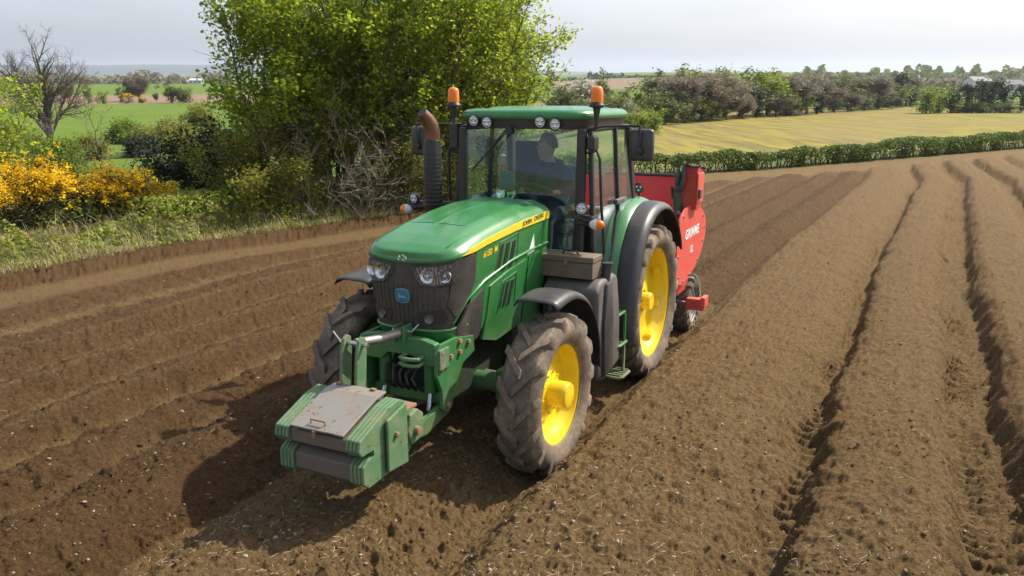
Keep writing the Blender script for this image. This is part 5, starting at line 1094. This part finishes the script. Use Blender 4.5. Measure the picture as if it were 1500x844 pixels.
# --- verge: brambles, grass, dead stalks
def along(n, x0, x1, y0, y1, p=1.):
    x = RNG.uniform(x0, x1, n); y = y0 + (y1 - y0) * RNG.random(n) ** p; X, Y = t2f(x, y - dverge(x) + np.interp(x, BX, BS)); return X, Y, x, y
n = 66000; X, Y, x, y = along(n, -27, 6.5, -9.35, -12.8); clump = fbm(x * .9, y * .9, 3, 200); edge = sstep(-9.4, -10.3, y)
k = (clump > .38) & (RNG.random(n) < .35 + .65 * edge); X, Y, x, y, clump, edge = X[k], Y[k], x[k], y[k], clump[k], edge[k]
hgt = (.10 + .55 * edge * sstep(.40, .62, clump)) * RNG.random(len(X)) ** .6
me_ = np_mesh('bramble_undergrowth', *leaf_quads(np.c_[X, Y, ground_z(X, Y) + hgt], .085, .7, .6))
tag(link('bramble_undergrowth', me_, M['leaf_bramble']), 'low green brambles and nettles along the edge of the field', 'undergrowth', kind='stuff')
n = 30000; X, Y, x, y = along(n, -27, 6.5, -9.25, -12.0, 1.6); k = fbm(x * 1.3, y * 1.3, 3, 210) > .36; X, Y = X[k], Y[k]
tag(link('grass', np_mesh('grass', *blades(np.c_[X, Y, ground_z(X, Y) - .01], .15, .007, 1.0)), M['grass']), 'rough pale grass along the edge of the field', 'grass', kind='stuff')
n = 2600; X, Y, x, y = along(n, -20, 6.5, -9.3, -11.5, 1.2)
tag(link('dead_stalks', np_mesh('dead_stalks', *blades(np.c_[X, Y, ground_z(X, Y)], .42, .005, 1.3)), M['dry']), 'pale dead stalks lying among the verge grass', 'dead grass', kind='stuff')
# --- clipped hedge along the far side of the field
hx = np.linspace(-2.5, 74, 900); hy = np.interp(hx, HX, HY); sl_ = np.cumsum(np.r_[0, np.hypot(np.diff(hx), np.diff(hy))]); N = 68000
t = RNG.uniform(0, sl_[-1], N) ; t = np.where(RNG.random(N) < .55, t * .62, t); X = np.interp(t, sl_, hx); Y = np.interp(t, sl_, hy) + .45
lob = fbm(t * .8, t * 0, 3, 300); top_ = np.interp(t, [0, 35, 80], [.74, 1.18, 1.4]) + .55 * (lob - .5); gapm = fbm(t * 1.1, t * 0 + 7, 2, 310)
v = RNG.random(N) ** .75; Z = v * top_; wd = (.30 + .34 * np.sin(np.clip(v, 0, 1) * 2.6)) * (.75 + .5 * vnoise(t * 1.6, t * 0, 320)); Y = Y + RNG.uniform(-1, 1, N) * wd * .8
k = ((v > .55) & (RNG.random(N) < .35 + 1.6 * gapm)) | (gapm > .47) & (RNG.random(N) < .75) | (RNG.random(N) < .10); X, Y, Z = X[k], Y[k], Z[k]
hd = empty('hedge', 'clipped green hedge along the far edge of the field', 'hedge', loc=(0, 0, 0))
zb = H(X, Y) + .03
link('foliage', np_mesh('foliage', *leaf_quads(np.c_[X, Y, zb + Z], .115, .7, .3)), M['leaf_green'], hd)
st = []; rnd = random.Random(5)
for tt_ in np.arange(0, sl_[-1], .16):
    a = float(np.interp(tt_, sl_, hx)); b = float(np.interp(tt_, sl_, hy)) + .45 + rnd.uniform(-.2, .2); z0 = float(H(np.array([a]), np.array([b]))[0]) + .0
    for _ in range(2): st.append((a, b, z0, a + rnd.uniform(-.3, .3), b + rnd.uniform(-.2, .2), z0 + rnd.uniform(.5, 1.0), .022, .01))
link('stems', np_mesh('stems', *seg_mesh(st, 4)), M['darkbark'], hd)
# --- far trees: a few meshes, many individuals
FAR = {}
def far_mesh(kind, seed):
    rng = np.random.default_rng(seed); rnd = random.Random(seed); h = 8.
    if kind in ('twig', 'pale'):
        sp = dict(nseg=[6, 5, 4], n=[2, 2], ang=(20, 50), ratio=[.6, .5], start=[.2, .15], wander=.1, up=[.06, .05, .04], rmin=.03); segs, tips = branches([((0, 0, -.3), (0, 0, 1), 7.4, .26)] + [((0, 0, .8 + .3 * k), (.5 * math.cos(k * 1.3), .5 * math.sin(k * 1.3), 1), 6.2 - .3 * k, .15) for k in range(5)], sp, seed)
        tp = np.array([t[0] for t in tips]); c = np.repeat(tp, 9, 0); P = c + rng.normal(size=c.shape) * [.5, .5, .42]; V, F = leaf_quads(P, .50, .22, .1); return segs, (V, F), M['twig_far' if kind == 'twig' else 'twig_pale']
    if kind == 'ivy': cl = [((rng.normal() * .5, rng.normal() * .5, z), .55 + .45 * math.sin(z / h * 3.0)) for z in np.linspace(1.0, 6.8, 15)] + [((rng.normal() * 1.3, rng.normal() * 1.3, rng.uniform(4.0, 7.4)), .6) for _ in range(8)]; mt = 'leaf_fard'
    elif kind == 'bush': cl = [((rng.normal() * 1.5, rng.normal() * 1.5, rng.uniform(.5, 5.6)), .95) for _ in range(26)]; mt = 'leaf_farg'
    elif kind == 'olivebush': cl = [((rng.normal() * 1.6, rng.normal() * 1.6, rng.uniform(.5, 5.8)), .9) for _ in range(26)]; mt = 'leaf_far'
    elif kind == 'spring': cl = [((q[0] * 2.0, q[1] * 2.0, 4.6 + q[2] * 3.0), .75) for q in rng.normal(size=(30, 3)) * .55]; mt = 'leaf_farg'
    elif kind == 'blossom': cl = [((rng.normal() * 1.7, rng.normal() * 1.7, rng.uniform(1.5, 6.5)), .7) for _ in range(26)]; mt = 'blossom'
    else: cl = [((q[0] * 2.3, q[1] * 2.3, 4.4 + q[2] * 3.2), .8) for q in rng.normal(size=(32, 3)) * .55]; mt = 'leaf_far'
    segs = [(0, 0, -.3, 0, 0, 3.5, .26, .2)] + [(0, 0, 2.0 + .5 * rnd.random(), *c, .13, .04) for c, r in cl[:16]]
    P = np.concatenate([np.array(c) + rng.normal(size=(75, 3)) * r * .62 for c, r in cl]); P = P[P[:, 2] > .1]; return segs, leaf_quads(P, .42, .75, .4), M[mt]
def far_tree(px, Y, toppy, kind, label, wide=1., group=None, seed=0, dz=0.):
    key = (kind, seed % 2)
    if key not in FAR:
        segs, lf, mt = far_mesh(kind, 500 + hash(kind) % 1 + seed % 2 * 7 + len(kind)); a = np_mesh('trunk', *seg_mesh(segs, 4)); a.materials.append(M['greytwig'] if kind in ('twig', 'pale') else M['darkbark']); b = np_mesh('crown', *lf); b.materials.append(mt); FAR[key] = (a, b, float(lf[0][:, 2].max()))
    a, b, mh = FAR[key]; x = at_depth(px, Y); z = gz(x, Y) + dz; d = px_dir(px, toppy); zt = CAM_H + d[2] / d[1] * Y; hgt = max(zt - z, 1.5)
    nm = {'twig': 'bare_tree', 'pale': 'bare_tree', 'ivy': 'ivy_clad_tree', 'bush': 'bush', 'olivebush': 'bush', 'spring': 'leafy_tree', 'blossom': 'blossom_tree', 'leafy': 'leafy_tree'}[kind]
    o = empty(nm, label, 'bush' if 'bush' in kind else 'tree', group, loc=(x, Y, z - .1)); k = hgt / mh; o.scale = (k * wide, k * wide, k); o.rotation_euler = (0, 0, (px * 1.7) % 6.28)
    link('trunk', a, None, o); link('crown', b, None, o); return o
G = 'trees of the wood beyond the yellow field'
tw_, pl_, iv_, ol_ = 'bare brown tree in the wood beyond the yellow field', 'pale budding tree in the wood beyond the yellow field', 'dark ivy-clad tree in the wood beyond the yellow field', 'olive green tree in the wood beyond the yellow field'
rl = random.Random(12); lst = [(962, 100, 97, 'leafy', 1.3), (930, 96, 118, 'leafy', 1.2), (915, 100, 126, 'leafy', 1.2)]
for px in range(985, 1345, 20):
    Yp = float(np.interp(px, [980, 1100, 1200, 1340], [96, 122, 152, 226])) + rl.uniform(0, 6); ty = float(np.interp(px, [985, 1010, 1040, 1110, 1140, 1180, 1230, 1345], [97, 90, 93, 94, 98, 102, 109, 110])) + rl.uniform(-5, 11)
    lst.append((px + rl.uniform(-4, 4), Yp, ty, 'pale' if px < 1115 and rl.random() < .6 else rl.choice(('twig', 'leafy', 'twig', 'leafy', 'spring')), rl.uniform(1.5, 2.1)))
for px in range(980, 1345, 22):
    Yp = float(np.interp(px, [980, 1100, 1200, 1340], [92, 117, 146, 220])); lst.append((px + rl.uniform(-5, 5), Yp, float(np.interp(px, [980, 1200, 1340], [132, 130, 134])) + rl.uniform(-8, 8), rl.choice(('ivy', 'leafy', 'leafy', 'twig')), rl.uniform(1.4, 2.0)))
for i, (px, Y, ty, kd, wd) in enumerate(lst): far_tree(px, Y, ty, kd, {'pale': pl_, 'twig': tw_, 'ivy': iv_, 'leafy': ol_, 'spring': 'fresh green tree in the wood beyond the yellow field'}[kd], wd, G, i)
far_tree(1052, 130, 92, 'spring', 'round green tree crowning the wood beyond the yellow field', 1.0, seed=1)
far_tree(884, 118, 97, 'leafy', 'olive tree above the right beacon of the cab', .9, seed=2)
far_tree(842, 100, 110, 'blossom', 'pale blossoming tree left of the right beacon', 1.2, seed=0); far_tree(862, 104, 118, 'twig', 'bare twiggy tree behind the cab roof', 1.2, seed=1); far_tree(825, 96, 112, 'olivebush', 'olive tree beside the right end of the sycamores', 1.1, seed=2)
far_tree(905, 84, 132, 'olivebush', 'olive bush above the cab mirror', 1.5, seed=1); far_tree(870, 80, 138, 'olivebush', 'olive bush behind the right cab beacon', 1.6, seed=0); far_tree(925, 90, 140, 'blossom', 'small white blossoming bush at the left end of the wood', .7, seed=1)
far_tree(938, 70, 156, 'bush', 'bright green bush at the corner of the yellow field', 1.25, seed=0); far_tree(957, 71, 152, 'bush', 'rounded bright green bush right of the cab mirror', 1.25, seed=1); far_tree(920, 66, 158, 'bush', 'bright green bush partly behind the cab mirror', 1.3, seed=2)
far_tree(1150, 131, 140, 'olivebush', 'pale olive bush at the foot of the wood', 1.5, seed=2); far_tree(975, 92, 140, 'olivebush', 'olive bush beneath the wood at the field corner', 1.0, seed=0)
G2 = 'trees at the far end of the yellow field'
for i, (px, Y, ty, kd, wd, lb) in enumerate(((1198, 200, 120, 'spring', 1., 'bright green tree left of the ivy-clad pair'), (1224, 205, 121, 'ivy', 1.2, 'left ivy-clad tree of the forked pair'), (1243, 205, 121, 'ivy', 1.2, 'right ivy-clad tree of the forked pair'), (1276, 205, 114, 'spring', 1., 'yellow-green tree in the middle of the far hedge line'), (1262, 210, 132, 'olivebush', 1.3, 'dark bush below the yellow-green tree'), (1314, 215, 103, 'ivy', 1.1, 'tall ivy-clad tree right of the yellow-green tree'), (1300, 215, 108, 'twig', 1., 'bare tree left of the tall ivy-clad tree'), (1334, 225, 108, 'twig', 1., 'bare tree left of the green corner thicket'),
        (1350, 232, 112, 'leafy', 1.1, 'grey-green tree rising behind the corner thicket'), (1182, 195, 128, 'ivy', 1., 'dark ivy-clad tree at the right end of the wood'), (1212, 215, 135, 'olivebush', 1.5, 'low olive bush between green tree and ivy-clad pair'), (1292, 218, 140, 'olivebush', 1.6, 'low olive bush at the far end of the yellow field'))):
    far_tree(px, Y, ty, kd, lb, wd, G2, i)
G3 = 'trees of the corner thicket on the right'
for i, (px, Y, ty, kd, wd, lb) in enumerate(((1358, 152, 122, 'bush', 1.15, 'left light green bush of the corner thicket'), (1376, 156, 120, 'bush', 1.2, 'right light green bush of the corner thicket'), (1394, 155, 127, 'ivy', 1.15, 'first dark tree right of the light green bushes'), (1416, 156, 120, 'ivy', 1.3, 'second dark tree right of the light green bushes'), (1437, 156, 112, 'ivy', 1.1, 'left of the two tallest dark trees on the right'), (1451, 157, 113, 'ivy', 1.2, 'right of the two tallest dark trees on the right'), (1470, 158, 117, 'ivy', 1.3, 'broad dark tree right of the two tallest ones'), (1497, 160, 122, 'ivy', 1.2, 'dark tree cut off by the right edge'),
        (1405, 154, 142, 'olivebush', 1.6, 'low olive bush between the first two dark trees'), (1440, 153, 146, 'olivebush', 2.0, 'low hedge bush beneath the two tallest dark trees'), (1480, 155, 147, 'olivebush', 2.2, 'low hedge bush near the right edge'), (1425, 154, 146, 'olivebush', 1.8, 'low hedge bush beneath the second dark tree'), (1460, 154, 147, 'olivebush', 1.8, 'low hedge bush beneath the broad dark tree'))):
    far_tree(px, Y, ty, kd, lb, wd, G3, i)
G4 = 'trees beyond the left meadow'
for i, (px, Y, ty, kd, wd, lb) in enumerate(((130, 215, 119, 'spring', .9, 'bright green tree beyond the left meadow, nearest the bare tree'), (152, 212, 130, 'bush', .9, 'rounded green bush right of the bright green tree'), (178, 235, 120, 'leafy', .9, 'small grey-green tree left of the budding tree'), (205, 232, 107, 'twig', 1.1, 'tall budding tree in the middle beyond the left meadow'), (190, 232, 110, 'leafy', 1.0, 'olive tree just left of the tall budding tree'), (252, 220, 118, 'leafy', 1.2, 'olive tree left of the hedge clump beyond the left meadow'), (272, 220, 125, 'olivebush', 1.6, 'spreading olive bush beyond the left meadow'), (230, 226, 134, 'twig', .8, 'small bare tree beyond the left meadow'), (308, 232, 132, 'leafy', 1.0, 'olive tree close to the sycamore leaves beyond the left meadow'), (100, 240, 125, 'twig', 1.2, 'bare tree behind the big leafless tree'))):
    far_tree(px, Y, ty, kd, lb, wd, G4, i)
gorse(186, 214, 2.2, 2.6, 6, 'far gorse bush in flower beyond the left meadow'); gorse(209, 216, 1.1, 1.6, 7, 'smaller far gorse bush right of the other one')
# far woods that read as one mass
def wood(name, label, px0, px1, Y0, Y1, top0, n, mat, size, seed, zoff=0):
    rng = np.random.default_rng(seed); px = rng.uniform(px0, px1, n); Yd = rng.uniform(Y0, Y1, n); d = np.array([px_dir(p, 150) for p in px]); X = d[:, 0] / d[:, 1] * Yd
    zt = CAM_H + (108 - top0) / FPX * (Y0 + Y1) / 2 * 1.03; lob = fbm(px / 9., px * 0 + seed, 4, seed); zt = zt + (lob - .62) * (Y0 + Y1) / 2 / FPX * 26
    zg = H(X, Yd) ; Z = zg - .3 + rng.random(n) ** .7 * np.maximum(zt - zg, 1.0)
    tag(link(name, np_mesh(name, *leaf_quads(np.c_[X, Yd, Z], size, .8, .3)), M[mat]), label, 'woodland', kind='stuff')
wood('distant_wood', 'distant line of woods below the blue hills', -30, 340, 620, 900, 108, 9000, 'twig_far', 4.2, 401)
wood('distant_wood', 'distant dark wood along the right skyline', 1160, 1540, 650, 1100, 103, 9000, 'leaf_far', 4.6, 402)
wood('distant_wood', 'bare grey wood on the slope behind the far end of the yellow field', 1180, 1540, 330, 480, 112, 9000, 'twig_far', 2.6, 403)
wood('distant_wood', 'dark hedge line on the skyline behind the cab beacon', 800, 1000, 820, 900, 108, 2200, 'leaf_fard', 3.2, 404)
# white houses among the trees and the pale shed
def house(px, Y, wdt, dep, hw, hr, label, rot, nm='house', wallm='wall_white', roofm='roof', wins=2, base=None):
    x = at_depth(px, Y); z = gz(x, Y) if base is None else base; o = empty(nm, label, nm, loc=(x, Y, z)); o.rotation_euler = (0, 0, rot)
    mb = MB(); mb.prism([(-dep / 2, -1.), (-dep / 2, hw), (0, hw + hr), (dep / 2, hw), (dep / 2, -1.)], 0, -wdt / 2, wdt / 2); mb.done('wall', M[wallm], o)
    for s in (1, -1):
        mb = MB(); a = math.atan2(hr, dep / 2); l = math.hypot(hr, dep / 2) + .35; mb.box(-wdt / 2 - .25, wdt / 2 + .25, 0, l, 0.02, .16); mb.bm.transform(Matrix.Translation((0, 0, hw + hr)) @ Matrix.Rotation(math.pi if s < 0 else 0, 4, 'Z') @ Matrix.Rotation(-a, 4, 'X')); mb.done('roof_slope', M[roofm], o)
    for k in range(wins):
        xx = -wdt / 2 + wdt * (k + .5) / wins
        for zz in ((1.0, 3.4) if hw > 4 else (1.0,)): mb = MB(); mb.box(xx - .5, xx + .5, -dep / 2 - .06, -dep / 2 + .05, zz, zz + 1.2); mb.done('window', M['pane'], o)
    if nm == 'house': mb = MB(); mb.box(wdt / 2 - .9, wdt / 2 - .2, -.35, .35, hw + hr - .5, hw + hr + .8); mb.done('chimney', M[wallm], o)
house(1427, 330, 8, 6, 4.4, 1.6, 'white house showing between the dark trees on the right', .2, wins=3); house(1484, 320, 7, 6, 3.2, 1.6, 'white house near the right edge behind the trees', -.3, wins=2)
house(291, 620, 9, 7, 2.6, 1.2, 'small pale shed in the far fields on the left', .05, 'shed', 'shed', 'shed', 3)
# ------------------------------------------------------------------ clods, stones, straw on the soil
ICO = None
def ico():
    bm = bmesh.new(); bmesh.ops.create_icosphere(bm, subdivisions=1, radius=1); V = np.array([v.co[:] for v in bm.verts]); bm.verts.index_update(); F = np.array([[v.index for v in f.verts] for f in bm.faces]); bm.free(); return V, F
def scatter(n, size, seed, ymin, ymax, zone=None, dmax=18, flat_=.7, sink=.42):
    rng = np.random.default_rng(seed); Yr = 1 / rng.uniform(1 / dmax, 1 / 4.2, n); X = Yr * np.tan(rng.uniform(rad(-36), rad(36), n)); x, yb = lateral(X, Yr)
    k = (yb > ymin) & (yb < ymax)
    if zone is not None: k &= zone(x, yb, rng.random(n))
    X, Yr = X[k], Yr[k]; m = len(X); iv, f = ico(); s = size[0] * (size[1] / size[0]) ** (rng.random(m) ** 3.2); z = H(X, Yr) + field_h(X, Yr, True)[0]
    V = iv[None] * (1 + rng.normal(size=(m, len(iv), 1)) * .20) * (s[:, None, None] * np.stack([rng.uniform(.7, 1.3, m), rng.uniform(.7, 1.3, m), rng.uniform(.5, .9, m) * flat_ * 1.3], -1)[:, None, :])
    V = V + np.stack([X, Yr, z + s * (.5 - sink)], -1)[:, None, :]; F = f[None] + (np.arange(m) * len(iv))[:, None, None]
    return V.reshape(-1, 3), F.reshape(-1, 3)
def zclod(x, y, r): 
    a = fbm(x * 1.5, y * 1.5, 3, 600); w = np.where(np.abs(y - .62) < .28, 1.0, .30); w = np.where(np.abs(y - 4.45) < .28, .9, w); w = np.where(np.abs(y) < .6, .55, w); w = np.where((y > 3.2) & (y < 3.95), .5, w); return r < w * sstep(.30, .62, a) * 1.3
def clear_of_wheels(z): return lambda x, y, r: z(x, y, r) & ~((np.abs(np.abs(y) - .92) < .24) & (x > -1) & (x < 3.3))
for nm_, args, mo_, lb in (('dry', (16000, (.005, .020), 1, -.95, 9, clear_of_wheels(zclod)), 0., 'loose dry clods scattered over the pale beds'), ('moist_shade', (12000, (.005, .022), 2, -9.2, -1.0, lambda x, y, r: (r < .85) & ~((y < -7.1) & (y > -8.5))), 1., 'loose damp clods scattered over the dark drills')):
    V, F = scatter(*args); me = np_mesh('soil_clods', V, F)
    for k_, v_ in (('moist_shade', mo_), ('pale', 0.), ('grass', 0.)): attr(me, k_, np.full(len(V), v_))
    tag(link('soil_clods', me, M['soil']), lb, 'soil', kind='stuff')
tag(link('stones', np_mesh('stones', *scatter(1500, (.005, .018), 3, -9, 8, None, flat_=.75), smooth=True), M['stone']), 'small pale stones lying on the soil', 'stones', kind='stuff')
rng = np.random.default_rng(9); n = 3600; Yr = 1 / rng.uniform(1 / 16., 1 / 4.2, n); X = Yr * np.tan(rng.uniform(rad(-36), rad(36), n)); x, yb = lateral(X, Yr); k = (yb > -1) & (fbm(x * 1.2, yb * 1.2, 2, 640) > .45) | (rng.random(n) < .10); k &= (yb > -9); X, Yr = X[k], Yr[k]; m = len(X)
z = H(X, Yr) + field_h(X, Yr, True)[0] + .006; a = rng.uniform(0, math.pi, m); l = rng.uniform(.008, .035, m); dx, dy = np.cos(a) * l, np.sin(a) * l; tz = rng.normal(size=m) * .006
segs = np.c_[X - dx, Yr - dy, z - tz, X + dx, Yr + dy, z + tz, np.full(m, .0016), np.full(m, .0013)]
tag(link('straw_bits', np_mesh('straw_bits', *seg_mesh(segs, 3)), M['straw']), 'short straw bits strewn over the soil', 'straw', kind='stuff')
# ------------------------------------------------------------------ haze: the air of a bright spring day
mb = MB(); mb.box(-9500, 9500, -9500, 9500, -14, 120); hz = mb.done('haze', None)
hm = bpy.data.materials.new('haze'); hm.use_nodes = True; nt = hm.node_tree; nt.nodes.remove(nt.nodes['Principled BSDF']); pv = nt.nodes.new('ShaderNodeVolumePrincipled')
pv.inputs['Color'].default_value = (.78, .87, 1.0, 1); pv.inputs['Density'].default_value = .00014; pv.inputs['Anisotropy'].default_value = .35
nt.links.new(pv.outputs[0], nt.nodes['Material Output'].inputs['Volume']); hz.data.materials.append(hm); tag(hz, 'pale bluish haze over the far country', 'haze', kind='stuff')
